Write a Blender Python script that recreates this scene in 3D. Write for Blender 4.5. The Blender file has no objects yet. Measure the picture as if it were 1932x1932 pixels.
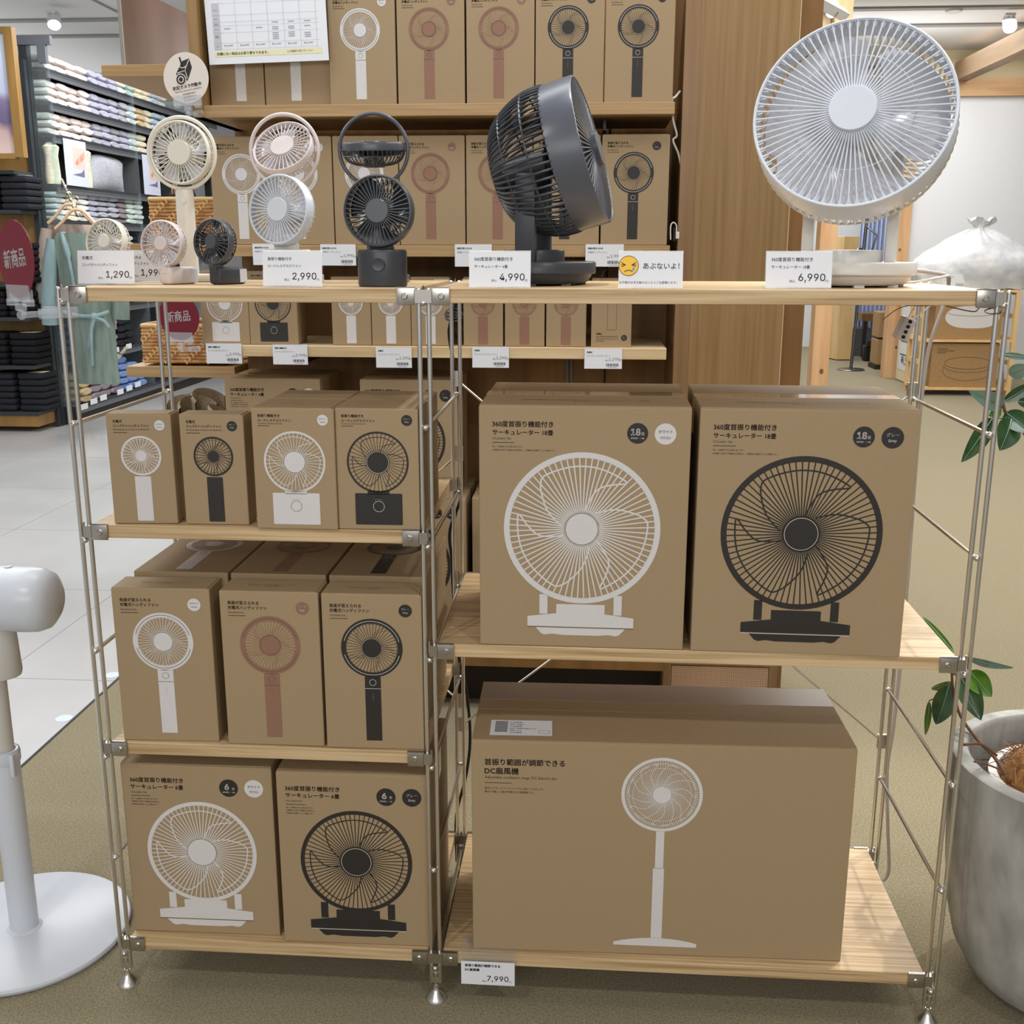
import bpy, bmesh, math, random
from mathutils import Vector, Matrix
R_ = math.radians
random.seed(7)
scene = bpy.context.scene
COL = scene.collection

# ------------------------------------------------------------------ camera
CAM = Vector((0.8338, -1.7001, 1.3275))
PITCH, YAW, ROLL, FPX = 0.239, -0.0714, 0.0011, 2054.8
FWD = Vector((math.sin(YAW)*math.cos(PITCH), math.cos(YAW)*math.cos(PITCH), -math.sin(PITCH)))
RGT = FWD.cross(Vector((0, 0, 1))).normalized()
UPV = RGT.cross(FWD)
RGT, UPV = (RGT*math.cos(ROLL)+UPV*math.sin(ROLL), UPV*math.cos(ROLL)-RGT*math.sin(ROLL))
cd = bpy.data.cameras.new('camera')
cd.sensor_width = 36.0
cd.lens = 36.0*FPX/1932.0
cd.clip_start = 0.05
cd.clip_end = 80
cam = bpy.data.objects.new('camera', cd)
COL.objects.link(cam)
cm = Matrix((RGT, UPV, -FWD)).transposed().to_4x4()
cm.translation = CAM
cam.matrix_world = cm
scene.camera = cam

# ------------------------------------------------------------------ light
w = bpy.data.worlds.new('world')
scene.world = w
w.use_nodes = True
w.node_tree.nodes['Background'].inputs[0].default_value = (0.95, 0.97, 1.0, 1)
w.node_tree.nodes['Background'].inputs[1].default_value = 0.38
scene.view_settings.view_transform = 'Standard'
scene.view_settings.look = 'None'
scene.view_settings.exposure = 0.18
scene.view_settings.gamma = 1.0
scene.view_settings.use_curve_mapping = False


def area(loc, sx, sy, power, col=(1, .96, .9), tgt=None):  # added soft area lights for general brightness, not fittings of the shop
    d = bpy.data.lights.new('added_fill_light', 'AREA')
    d.shape = 'RECTANGLE'
    d.size, d.size_y, d.energy, d.color = sx, sy, power, col
    o = bpy.data.objects.new('added_fill_light', d)
    COL.objects.link(o)
    o.location = loc
    if tgt:
        o.rotation_euler = (Vector(tgt)-Vector(loc)).to_track_quat('-Z', 'Y').to_euler()
    return o


def spot(loc, tgt, power, ang=50, r=.05, col=(1, .98, .94)):
    d = bpy.data.lights.new('ceiling_spot_light', 'SPOT')
    d.energy, d.spot_size, d.spot_blend, d.shadow_soft_size, d.color = power, R_(ang), .5, r, col
    o = bpy.data.objects.new('ceiling_spot_light', d)
    COL.objects.link(o)
    o.location = loc
    o.rotation_euler = (Vector(tgt)-Vector(loc)).to_track_quat('-Z', 'Y').to_euler()
    return o


W0 = (1, .985, .955)
area((0.4, -5.2, 2.7), 4.5, 1.6, 95, W0, tgt=(.7, .2, .7))  # added low fill from far in front, lights upright faces more than floor
area((2.6, 0.6, 3.12), 1.2, 1.8, 40, W0)
area((-2.2, 1.6, 3.12), 1.8, 3.4, 88, (.98, .99, 1))
area((3.0, 12.0, 3.1), 2.0, 2.0, 70, (1, 1, 1))  # added fill for the dim far end
area((-2.0, 6.2, 3.1), 1.4, 4.0, 80, (.97, .98, 1))
area((-5.6, 9.5, 2.0), 3, 7, 60, (1, 1, 1), tgt=(-5.6, 9.5, 9))  # added uplight hidden behind the clothes wall, brightens the ceiling
area((1.2, 2.2, 2.9), 1.6, .8, 14, (1, 1, 1), tgt=(1.2, 2.2, 9))  # added unseen uplight for the middle of the ceiling
area((3.0, 8.6, 2.55), 2.4, .8, 14, (1, .99, .97), tgt=(3.0, 8.6, 9))  # added unseen uplight for the ceiling at right
area((2.8, 4.0, 3.12), 2.2, 4.5, 155, (1, .98, .94))
area((3.6, 8.4, 3.12), 3.0, 2.4, 75, (1, .98, .95))
area((0.4, 0.75, 3.12), 2.2, .5, 22, (.92, .96, 1))
spot((1.9, -1.9, 3.1), (1.2, .1, .8), 45, 42)
spot((0.9, 0.15, 3.1), (.75, .2, 1.2), 60, 60, .06, (.9, .95, 1))
spot((2.5, 1.3, 3.1), (1.45, .2, .3), 130, 40, .03)
spot((-1.6, 5.0, 3.1), (-3.1, 7.2, 1.8), 60, 70, .05, (.95, .97, 1))
spot((-0.5, -1.9, 3.1), (.3, 0, .8), 45, 50, .07)

# ------------------------------------------------------------------ materials
def lin(c):
    return tuple(((v/255)/12.92 if v/255 <= .04045 else ((v/255+.055)/1.055)**2.4) for v in c)+(1,)


MATS = {}


def mat(name, rgb, rough=.5, metal=0, spec=.5, coat=0, rgb2=None, scale=(8, 8, 8), detail=4, bump=0, bscale=None, trans=0, sheen=0, emit=0, lo=.35, hi=.65, ior=1.45):
    m = bpy.data.materials.new(name)
    m.use_nodes = True
    nt = m.node_tree
    b = nt.nodes['Principled BSDF']
    b.inputs['Base Color'].default_value = lin(rgb)
    b.inputs['Roughness'].default_value = rough
    b.inputs['Metallic'].default_value = metal
    b.inputs['Specular IOR Level'].default_value = spec
    b.inputs['Coat Weight'].default_value = coat
    b.inputs['Transmission Weight'].default_value = trans
    b.inputs['Sheen Weight'].default_value = sheen
    b.inputs['IOR'].default_value = ior
    if emit:
        b.inputs['Emission Color'].default_value = lin(rgb)
        b.inputs['Emission Strength'].default_value = emit
    if rgb2 or bump:
        tc = nt.nodes.new('ShaderNodeTexCoord')
        mp = nt.nodes.new('ShaderNodeMapping')
        nt.links.new(tc.outputs['Object'], mp.inputs[0])
        mp.inputs['Scale'].default_value = scale
        nz = nt.nodes.new('ShaderNodeTexNoise')
        nz.inputs['Scale'].default_value = 1
        nz.inputs['Detail'].default_value = detail
        nt.links.new(mp.outputs[0], nz.inputs['Vector'])
        if rgb2:
            rp = nt.nodes.new('ShaderNodeValToRGB')
            rp.color_ramp.elements[0].position, rp.color_ramp.elements[1].position = lo, hi
            rp.color_ramp.elements[0].color, rp.color_ramp.elements[1].color = lin(rgb), lin(rgb2)
            nt.links.new(nz.outputs['Fac'], rp.inputs[0])
            nt.links.new(rp.outputs[0], b.inputs['Base Color'])
        if bump:
            src = nz
            if bscale:
                mp2 = nt.nodes.new('ShaderNodeMapping')
                mp2.inputs['Scale'].default_value = bscale
                nt.links.new(tc.outputs['Object'], mp2.inputs[0])
                src = nt.nodes.new('ShaderNodeTexNoise')
                src.inputs['Scale'].default_value = 1
                src.inputs['Detail'].default_value = 3
                nt.links.new(mp2.outputs[0], src.inputs['Vector'])
            bp = nt.nodes.new('ShaderNodeBump')
            bp.inputs['Strength'].default_value = bump
            bp.inputs['Distance'].default_value = .004
            nt.links.new(src.outputs['Fac'], bp.inputs['Height'])
            nt.links.new(bp.outputs[0], b.inputs['Normal'])
    MATS[name] = m
    return m


def clear_mat(name, tint=(1, 1, 1), op=.12):
    m = bpy.data.materials.new(name)
    m.use_nodes = True
    nt = m.node_tree
    nt.nodes.clear()
    out = nt.nodes.new('ShaderNodeOutputMaterial')
    tr = nt.nodes.new('ShaderNodeBsdfTransparent')
    tr.inputs[0].default_value = tint+(1,)
    gl = nt.nodes.new('ShaderNodeBsdfGlossy')
    gl.inputs['Roughness'].default_value = .05
    df = nt.nodes.new('ShaderNodeBsdfDiffuse')
    df.inputs[0].default_value = (.85, .87, .9, 1)
    m1 = nt.nodes.new('ShaderNodeMixShader')
    m2 = nt.nodes.new('ShaderNodeMixShader')
    m1.inputs[0].default_value = .05
    nt.links.new(tr.outputs[0], m1.inputs[1])
    nt.links.new(gl.outputs[0], m1.inputs[2])
    m2.inputs[0].default_value = op
    nt.links.new(m1.outputs[0], m2.inputs[1])
    nt.links.new(df.outputs[0], m2.inputs[2])
    nt.links.new(m2.outputs[0], out.inputs[0])
    MATS[name] = m


KR, KR2 = (157, 135, 104), (170, 147, 115)
mat('kraft', KR, .62, rgb2=KR2, scale=(700, 700, 700), detail=2, bump=.05, bscale=(700, 700, 200), spec=.35)
mat('kraft_edge', (214, 184, 146), .6)
mat('kraft_shiny', (150, 124, 92), .22, rgb2=(176, 146, 106), scale=(30, 90, 30), spec=.6, coat=.6)
mat('ink_white', (218, 215, 215), .6, rgb2=(211, 208, 208), scale=(500, 500, 500))
mat('ink_black', (44, 41, 38), .55)
mat('ink_brown', (48, 34, 26), .6)
mat('ink_pink', (144, 106, 88), .6)
mat('ink_grey', (120, 118, 116), .6)
mat('ink_soft', (96, 84, 66), .6)
mat('oak_board', (214, 187, 147), .42, rgb2=(170, 137, 94), scale=(3.2, 150, 150), detail=8, bump=.05, lo=.38, hi=.68)
mat('oak_deep', (214, 178, 130), .42, rgb2=(186, 148, 100), scale=(38, 2.2, 38), detail=6, bump=.05, lo=.38, hi=.68)
mat('oak_upright', (156, 124, 80), .45, rgb2=(134, 103, 62), scale=(95, 95, 2.2), detail=6, bump=.06, lo=.3, hi=.7)
mat('oak_trim', (144, 112, 78), .45, rgb2=(130, 99, 66), scale=(40, 40, 2), detail=6)
mat('oak_shelf', (184, 152, 108), .45, rgb2=(164, 131, 88), scale=(3, 120, 120), detail=6)
mat('pine_shelf', (222, 198, 158), .42, rgb2=(202, 172, 128), scale=(3, 70, 70), detail=5, lo=.4, hi=.7)
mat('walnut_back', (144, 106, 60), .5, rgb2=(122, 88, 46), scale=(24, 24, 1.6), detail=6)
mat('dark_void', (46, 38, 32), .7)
mat('timber', (212, 174, 132), .55, rgb2=(190, 144, 100), scale=(16, 16, 1.2), detail=6, lo=.4, hi=.75)
mat('timber_flat', (206, 168, 124), .55, rgb2=(184, 142, 98), scale=(1.4, 12, 12), detail=6, lo=.4, hi=.7)
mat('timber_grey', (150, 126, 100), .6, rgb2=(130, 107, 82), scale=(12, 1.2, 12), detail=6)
mat('knot', (120, 80, 56), .6)
mat('steel', (222, 218, 212), .28, 1.0)
mat('steel_plate', (186, 181, 174), .3, 1.0)
mat('chrome_dark', (120, 120, 122), .25, 1.0)
mat('paper', (232, 234, 240), .55)
mat('paper_grey', (196, 198, 206), .5)
mat('ink_text', (50, 54, 66), .6)
mat('ink_faint', (150, 152, 164), .6)
mat('yellow_strip', (232, 228, 190), .5)
mat('face_yellow', (246, 196, 60), .5)
mat('tear_blue', (90, 140, 210), .4)
mat('sign_red', (112, 22, 38), .35)
mat('sign_cream', (226, 216, 206), .4)
mat('plastic_white', (212, 217, 226), .28, spec=.5)
mat('plastic_white_warm', (208, 205, 200), .3)
mat('plastic_cream', (224, 218, 204), .3)
mat('plastic_pink', (214, 203, 201), .3)
mat('plastic_grey', (78, 81, 88), .3)
mat('plastic_char', (58, 60, 66), .35)
mat('plastic_dark_shiny', (84, 87, 96), .3)
mat('blade_dark', (28, 30, 36), .2)
mat('blade_light', (206, 206, 212), .2, spec=.6)
mat('black_rubber', (22, 22, 23), .45)
mat('cable_grey', (178, 168, 158), .5)
mat('cable_white', (226, 222, 214), .45)
mat('carpet', (164, 153, 123), .95, rgb2=(116, 106, 82), scale=(240, 240, 240), detail=6, bump=.7, bscale=(420, 420, 420), spec=.1, sheen=.2, lo=.3, hi=.7)
mat('tile', (200, 200, 200), .2, rgb2=(188, 188, 188), scale=(1.5, 1.5, 1), spec=.5)
mat('tile_joint', (150, 150, 150), .5)
mat('floor_strip', (40, 40, 42), .5)
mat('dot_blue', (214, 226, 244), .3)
mat('ceiling_white', (214, 214, 214), .8)
mat('ceiling_line', (140, 140, 138), .7)
mat('wall_white', (226, 228, 232), .8)
mat('wall_cream', (232, 218, 182), .8)
mat('concrete', (182, 182, 178), .75, rgb2=(132, 132, 128), scale=(16, 16, 7), detail=8, bump=.25, bscale=(60, 60, 60), lo=.35, hi=.7)
mat('pot_inner', (104, 104, 102), .8)
mat('pot_plastic', (226, 224, 222), .4, rgb2=(200, 198, 196), scale=(30, 30, 30))
mat('coir', (172, 126, 72), .9, rgb2=(120, 80, 44), scale=(60, 60, 60))
mat('leaf_dark', (34, 62, 34), .3, rgb2=(52, 84, 44), scale=(30, 30, 30), spec=.6, coat=.2)
mat('leaf_bright', (92, 138, 30), .35, rgb2=(66, 112, 24), scale=(30, 30, 30))
mat('leaf_pale', (104, 134, 118), .3, rgb2=(126, 150, 136), scale=(30, 30, 30), coat=.2)
mat('stem', (106, 74, 48), .7)
mat('wicker', (200, 152, 92), .5, rgb2=(164, 112, 56), scale=(40, 40, 40))
mat('wicker_light', (228, 190, 132), .5)
mat('felt_beige', (150, 136, 112), .9, rgb2=(128, 114, 92), scale=(90, 90, 90))
mat('rack_pine', (232, 200, 146), .5, rgb2=(220, 184, 128), scale=(8, 8, 2))
mat('carton_tan', (170, 136, 94), .6, rgb2=(160, 126, 84), scale=(60, 60, 60))
mat('bag_white', (222, 223, 226), .3, rgb2=(196, 198, 204), scale=(7, 7, 9), bump=1, bscale=(22, 22, 16))
mat('drape_blue', (196, 210, 240), .8)
mat('fixture_dark', (52, 56, 60), .45)
mat('fixture_grey', (112, 116, 122), .4, .3)
mat('poster_brown', (112, 84, 74), .25, rgb2=(146, 120, 116), scale=(3.4, 3.4, 1.2), detail=1.2, lo=.4, hi=.62)
mat('poster_mauve', (176, 162, 158), .25)
mat('photo_sky', (216, 222, 240), .4)
mat('photo_violet', (128, 118, 148), .4)
mat('photo_peach', (226, 206, 196), .4)
mat('photo_red', (214, 140, 116), .5, rgb2=(232, 190, 170), scale=(20, 20, 20))
mat('gold_frame', (164, 128, 72), .4, rgb2=(142, 108, 58), scale=(10, 10, 2))
mat('hanger_wood', (222, 186, 150), .4)
mat('dress_green', (126, 142, 132), .9, rgb2=(106, 121, 112), scale=(24, 24, 4), bump=.3)
mat('dress_blue', (140, 162, 164), .9, rgb2=(124, 146, 149), scale=(24, 24, 6))
mat('dress_beige', (164, 148, 138), .9, rgb2=(148, 132, 122), scale=(24, 24, 6))
mat('navy_cloth', (30, 34, 50), .9)
mat('lamp_glow', (255, 255, 255), .3, emit=14)
mat('lamp_body', (206, 208, 210), .35)
CLOTH = dict(rosewhite=(236, 224, 218), cream=(238, 230, 206), white=(234, 236, 234), lavender=(190, 190, 208), mint=(206, 222, 212), paleblue=(196, 212, 226),
             beige=(214, 192, 152), greymauve=(150, 142, 148), blue=(128, 158, 212), charcoal=(44, 45, 50), navy=(44, 50, 72), silver=(182, 184, 194), black=(32, 32, 35))
for k, v in CLOTH.items():
    mat('cloth_'+k, v, .9, rgb2=tuple(int(c*.92) for c in v), scale=(25, 25, 60), spec=.2)
mat('tape_film', (156, 140, 126), .35)
clear_mat('acrylic', (1, 1, 1), .10)
clear_mat('clip_clear', (.97, .98, 1), .16)
clear_mat('glass_edge', (.88, .95, .95), .06)
clear_mat('sheer_plastic', (.97, .98, 1), .05)


def striped_cane():
    m = bpy.data.materials.new('cane_mesh')
    m.use_nodes = True
    nt = m.node_tree
    b = nt.nodes['Principled BSDF']
    b.inputs['Roughness'].default_value = .6
    tc = nt.nodes.new('ShaderNodeTexCoord')
    br = nt.nodes.new('ShaderNodeTexBrick')
    mp = nt.nodes.new('ShaderNodeMapping')
    mp.inputs['Rotation'].default_value = (R_(90), 0, 0)
    nt.links.new(tc.outputs['Object'], mp.inputs[0])
    nt.links.new(mp.outputs[0], br.inputs[0])
    br.offset = 0
    br.inputs['Scale'].default_value = 1
    br.inputs['Brick Width'].default_value = .0052
    br.inputs['Row Height'].default_value = .0052
    br.inputs['Mortar Size'].default_value = .0014
    br.inputs['Color1'].default_value = lin((92, 62, 44))
    br.inputs['Color2'].default_value = lin((92, 62, 44))
    br.inputs['Mortar'].default_value = lin((196, 160, 130))
    nt.links.new(br.outputs[0], b.inputs['Base Color'])
    MATS['cane_mesh'] = m


striped_cane()


def gradient_photo():
    m = bpy.data.materials.new('photo_gradient')
    m.use_nodes = True
    nt = m.node_tree
    b = nt.nodes['Principled BSDF']
    b.inputs['Roughness'].default_value = .4
    tc = nt.nodes.new('ShaderNodeTexCoord')
    sp = nt.nodes.new('ShaderNodeSeparateXYZ')
    nz = nt.nodes.new('ShaderNodeTexNoise')
    nz.inputs['Scale'].default_value = 3.2
    ad = nt.nodes.new('ShaderNodeMath')
    ad.operation = 'MULTIPLY_ADD'
    ad.inputs[1].default_value = .34
    rp = nt.nodes.new('ShaderNodeValToRGB')
    nt.links.new(tc.outputs['Generated'], sp.inputs[0])
    nt.links.new(tc.outputs['Generated'], nz.inputs['Vector'])
    nt.links.new(nz.outputs['Fac'], ad.inputs[0])
    nt.links.new(sp.outputs['Z'], ad.inputs[2])
    nt.links.new(ad.outputs[0], rp.inputs[0])
    cr = rp.color_ramp
    cr.elements[0].position, cr.elements[0].color = .18, lin((232, 206, 200))
    cr.elements[1].position, cr.elements[1].color = .95, lin((214, 226, 246))
    for p_, c_ in ((.38, (206, 176, 170)), (.46, (112, 100, 132)), (.62, (140, 128, 166)), (.72, (198, 204, 232))):
        e = cr.elements.new(p_)
        e.color = lin(c_)
    nt.links.new(rp.outputs[0], b.inputs['Base Color'])
    MATS['photo_gradient'] = m


gradient_photo()

# ------------------------------------------------------------------ mesh builder
_TXT = {}
try:
    FONT = bpy.data.fonts.load(bpy.utils.system_resource('DATAFILES', path='fonts')+'/Inter.woff2')
except Exception:
    FONT = None


def text_mesh(s, bold=0.0):
    k = (s, bold)
    if k not in _TXT:
        c = bpy.data.curves.new('tmp', 'FONT')
        c.body, c.size, c.resolution_u = s, 1, 2
        if FONT and s.isascii() and 'D' not in s:
            c.font = FONT
        o = bpy.data.objects.new('tmp', c)
        COL.objects.link(o)
        dg = bpy.context.evaluated_depsgraph_get()
        ev = o.evaluated_get(dg)
        me = ev.to_mesh()
        v = [x.co.copy() for x in me.vertices]
        f = [tuple(p.vertices) for p in me.polygons]
        ev.to_mesh_clear()
        bpy.data.objects.remove(o)
        bpy.data.curves.remove(c)
        if not v:
            v = [Vector((0, 0, 0)), Vector((1, 0, 0)), Vector((0, 1, 0))]
            f = [(0, 1, 2)]
        x0 = min(p.x for p in v)
        y0 = min(p.y for p in v)
        _TXT[k] = ([(p.x-x0, p.y-y0) for p in v], f, max(p.x for p in v)-x0, max(p.y for p in v)-y0)
    return _TXT[k]


I4 = Matrix.Identity(4)


def T(x, y, z):
    return Matrix.Translation((x, y, z))


def RX(a):
    return Matrix.Rotation(R_(a), 4, 'X')


def RY(a):
    return Matrix.Rotation(R_(a), 4, 'Y')


def RZ(a):
    return Matrix.Rotation(R_(a), 4, 'Z')


def AXIS(c, n):
    m = Vector(n).normalized().to_track_quat('Z', 'Y').to_matrix().to_4x4()
    m.translation = c
    return m


FRONT = Matrix(((1, 0, 0, 0), (0, 0, -1, 0), (0, 1, 0, 0), (0, 0, 0, 1)))   # (u,v,w) -> (u,-w,v)


class MB:
    def __init__(s, M=I4):
        s.v, s.f, s.M = [], [], M

    def add(s, vs, fs):
        b = len(s.v)
        M = s.M
        s.v += [M @ Vector(p) for p in vs]
        s.f += [tuple(b+i for i in f) for f in fs]
        return s

    def box(s, x0, x1, y0, y1, z0, z1, b=0):
        if b <= 0:
            vs = [(x, y, z) for x in (x0, x1) for y in (y0, y1) for z in (z0, z1)]
            return s.add(vs, [(0, 1, 3, 2), (4, 6, 7, 5), (0, 4, 5, 1), (2, 3, 7, 6), (0, 2, 6, 4), (1, 5, 7, 3)])
        bm = bmesh.new()
        bmesh.ops.create_cube(bm, size=1)
        for v in bm.verts:
            v.co = Vector(((x0+x1)/2+v.co.x*(x1-x0), (y0+y1)/2+v.co.y*(y1-y0), (z0+z1)/2+v.co.z*(z1-z0)))
        bmesh.ops.bevel(bm, geom=bm.edges[:], offset=b, segments=2, affect='EDGES', profile=.5)
        bm.verts.index_update()
        vs = [v.co.copy() for v in bm.verts]
        fs = [tuple(v.index for v in f.verts) for f in bm.faces]
        bm.free()
        return s.add(vs, fs)

    def tube(s, pts, r, n=8, closed=False, cap=True):
        pts = [Vector(p) for p in pts]
        N = len(pts)
        rr = r if isinstance(r, (list, tuple)) else [r]*N
        vs, fs = [], []
        prev = None
        for i, p in enumerate(pts):
            if closed:
                t = pts[(i+1) % N]-pts[i-1]
            else:
                t = pts[min(i+1, N-1)]-pts[max(i-1, 0)]
            t.normalize()
            if prev is None:
                a = Vector((0, 0, 1)) if abs(t.z) < .9 else Vector((1, 0, 0))
                u = t.cross(a).normalized()
            else:
                u = (prev-t*prev.dot(t)).normalized()
            prev = u
            q = t.cross(u)
            for k in range(n):
                an = 2*math.pi*k/n
                vs.append(p+(u*math.cos(an)+q*math.sin(an))*rr[i])
        for i in range(N if closed else N-1):
            j = (i+1) % N
            for k in range(n):
                k2 = (k+1) % n
                fs.append((i*n+k, i*n+k2, j*n+k2, j*n+k))
        if cap and not closed:
            fs.append(tuple(range(n-1, -1, -1)))
            fs.append(tuple((N-1)*n+k for k in range(n)))
        return s.add(vs, fs)

    def lathe(s, prof, n=32, sx=1, sy=1, cap=True):
        vs, fs = [], []
        for r, z in prof:
            for k in range(n):
                a = 2*math.pi*k/n
                vs.append((r*math.cos(a)*sx, r*math.sin(a)*sy, z))
        for i in range(len(prof)-1):
            for k in range(n):
                k2 = (k+1) % n
                fs.append((i*n+k, i*n+k2, (i+1)*n+k2, (i+1)*n+k))
        if cap:
            fs.append(tuple(range(n-1, -1, -1)))
            fs.append(tuple((len(prof)-1)*n+k for k in range(n)))
        return s.add(vs, fs)

    def ball(s, c, r, n=10):
        pr = [(max(1e-5, r*math.sin(math.pi*i/n)), -r*math.cos(math.pi*i/n)) for i in range(n+1)]
        m = s.M
        s.M = m @ T(*c)
        s.lathe(pr, n+2)
        s.M = m
        return s

    def prism(s, poly, z0, z1):
        n = len(poly)
        vs = [(x, y, z0) for x, y in poly]+[(x, y, z1) for x, y in poly]
        fs = [tuple(range(n-1, -1, -1)), tuple(range(n, 2*n))]+[(i, (i+1) % n, n+(i+1) % n, n+i) for i in range(n)]
        return s.add(vs, fs)

    # ---- flat print shapes in the (u,v) plane of M
    def poly(s, pts, w=0):
        return s.add([(x, y, w) for x, y in pts], [tuple(range(len(pts)))])

    def rect(s, u0, v0, u1, v1, w=0):
        return s.poly([(u0, v0), (u1, v0), (u1, v1), (u0, v1)], w)

    def rrect(s, u0, v0, u1, v1, r, w=0):
        p = []
        for cx, cy, a0 in ((u1-r, v1-r, 0), (u0+r, v1-r, 90), (u0+r, v0+r, 180), (u1-r, v0+r, 270)):
            for k in range(5):
                a = R_(a0+22.5*k)
                p.append((cx+r*math.cos(a), cy+r*math.sin(a)))
        return s.poly(p, w)

    def disc(s, u, v, r, w=0, n=40, ry=None):
        return s.poly([(u+r*math.cos(2*math.pi*k/n), v+(ry or r)*math.sin(2*math.pi*k/n)) for k in range(n)], w)

    def ring(s, u, v, r0, r1, w=0, n=64, a0=0, a1=360):
        full = a1-a0 >= 360
        m = n if full else n+1
        vs = []
        for k in range(m):
            a = R_(a0+(a1-a0)*k/n)
            vs += [(u+r0*math.cos(a), v+r0*math.sin(a), w), (u+r1*math.cos(a), v+r1*math.sin(a), w)]
        fs = []
        for k in range(n):
            j = (k+1) % m
            fs.append((2*k, 2*k+1, 2*j+1, 2*j))
        return s.add(vs, fs)

    def stroke(s, pts, wd, w=0, closed=False):
        pts = [Vector((x, y)) for x, y in pts]
        N = len(pts)
        vs = []
        for i, p in enumerate(pts):
            t = (pts[(i+1) % N]-pts[i-1]) if closed else (pts[min(i+1, N-1)]-pts[max(i-1, 0)])
            if t.length < 1e-9:
                t = Vector((1, 0))
            t.normalize()
            q = Vector((-t.y, t.x))*wd/2
            vs += [(p.x+q.x, p.y+q.y, w), (p.x-q.x, p.y-q.y, w)]
        fs = [(2*i, 2*i+1, 2*((i+1) % N)+1, 2*((i+1) % N)) for i in range(N if closed else N-1)]
        return s.add(vs, fs)

    def text(s, t, u, v, width, height=None, bold=0.0, w=0, align='l'):
        vs, fs, W, H = text_mesh(t)
        k = width/W
        ky = height/H if height else k
        if align == 'c':
            u -= width/2
        elif align == 'r':
            u -= width
        q = bold*1.1
        for dx, dy in (((0, 0),) if not bold else ((q, q), (-q, q), (q, -q), (-q, -q))):
            s.add([(u+(x+dx)*k, v+(y+dy)*ky, w) for x, y in vs], fs)
        return s

    def build(s, name, m, parent=None, smooth=False, label=None, loc=None):
        me = bpy.data.meshes.new(name)
        me.from_pydata([tuple(v) for v in s.v], [], s.f)
        me.validate()
        bm = bmesh.new()
        bm.from_mesh(me)
        bmesh.ops.recalc_face_normals(bm, faces=bm.faces[:]) if not getattr(s, 'flat', False) else None
        bm.to_mesh(me)
        bm.free()
        me.materials.append(MATS[m])
        if smooth:
            me.polygons.foreach_set('use_smooth', [True]*len(me.polygons))
            try:
                me.set_sharp_from_angle(angle=R_(40))
            except Exception:
                pass
        o = bpy.data.objects.new(name, me)
        COL.objects.link(o)
        if parent:
            o.parent = parent
        if label:
            o['label'] = label
        if loc:
            o.location = loc
        return o


def thing(name, label, cat, loc=(0, 0, 0), rz=0, group=None, M=None):
    o = bpy.data.objects.new(name, None)
    COL.objects.link(o)
    o.empty_display_size = .05
    if M is not None:
        o.matrix_world = M
    else:
        o.location = loc
        o.rotation_euler = (0, 0, R_(rz))
    return tag(o, label, cat, group)


def tag(o, label, cat, group=None):
    o['label'] = label
    o['category'] = cat
    if group:
        o['group'] = group
    return o


def struct(o):
    o['kind'] = 'structure'
    return o


def at(x, y, Y):
    """point of the place at depth Y that the photograph shows at (x, y)"""
    d = FWD+RGT*((x-966)/FPX)-UPV*((y-966)/FPX)
    return CAM+d*((Y-CAM.y)/d.y)


def atz(x, y, z):
    d = FWD+RGT*((x-966)/FPX)-UPV*((y-966)/FPX)
    return CAM+d*((z-CAM.z)/d.z)


def atx(x, y, X):
    d = FWD+RGT*((x-966)/FPX)-UPV*((y-966)/FPX)
    return CAM+d*((X-CAM.x)/d.x)


def smooth_path(pts, k=6):
    pts = [Vector(p) for p in pts]
    out = []
    for i in range(len(pts)-1):
        p0, p1, p2, p3 = pts[max(i-1, 0)], pts[i], pts[i+1], pts[min(i+2, len(pts)-1)]
        for j in range(k):
            t = j/k
            out.append(.5*((2*p1)+(p2-p0)*t+(2*p0-5*p1+4*p2-p3)*t*t+(3*p1-p0-3*p2+p3)*t**3))
    out.append(pts[-1])
    return out

# ------------------------------------------------------------------ the room
struct(MB().box(-.635, 9, -5, 16, -.05, 0).build('floor', 'carpet'))
struct(MB().box(-9, -.638, -5, 16, -.05, 0).build('floor', 'tile'))
jb = MB()
for k in range(-4, 14):
    jb.box(-9, -.64, -1.3+k*.9, -1.297+k*.9, -.01, .0006)
for k in range(0, 9):
    jb.box(-1.021-k*.9, -1.0175-k*.9, -5, 16, -.01, .0006)
struct(jb.build('trim_1', 'tile_joint'))
struct(MB().box(-.640, -.633, -5, 16, -.01, .002).build('trim_2', 'floor_strip'))
struct(MB().box(-9, 9, -5, 16, 3.2, 3.3).build('ceiling', 'ceiling_white'))
cb = MB()
for y in (7.93, 8.64, 10.9, 13.1):
    cb.box(-9, 9, y, y+.1, 3.185, 3.2)
for x in (-3.1, 1.2, 5.6):
    cb.box(x, x+.02, -5, 16, 3.19, 3.2)
struct(cb.build('trim_3', 'ceiling_line'))
struct(MB().box(-9, 9, 16, 16.1, 0, 3.2).build('wall_back', 'wall_white'))
struct(MB().box(-9.1, -9, -5, 16, 0, 3.2).build('wall_left', 'wall_white'))
struct(MB().box(9, 9.1, -5, 16, 0, 3.2).build('wall_right', 'wall_white'))
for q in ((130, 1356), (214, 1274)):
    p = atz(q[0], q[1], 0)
    st = MB().lathe([(.024, 0), (.024, .001)], 28).build('reflection_disc', 'dot_blue', loc=(-.666, p.y, 0.0002))  # thin pale disc put in for a reflection on the polished tiles
    tag(st, 'pale blue disc standing in for a reflection on the grey tiles %s' % ('nearer the front shelf corner' if q[0] < 200 else 'farther back beside the lower boxes'), 'painted reflection')

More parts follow.
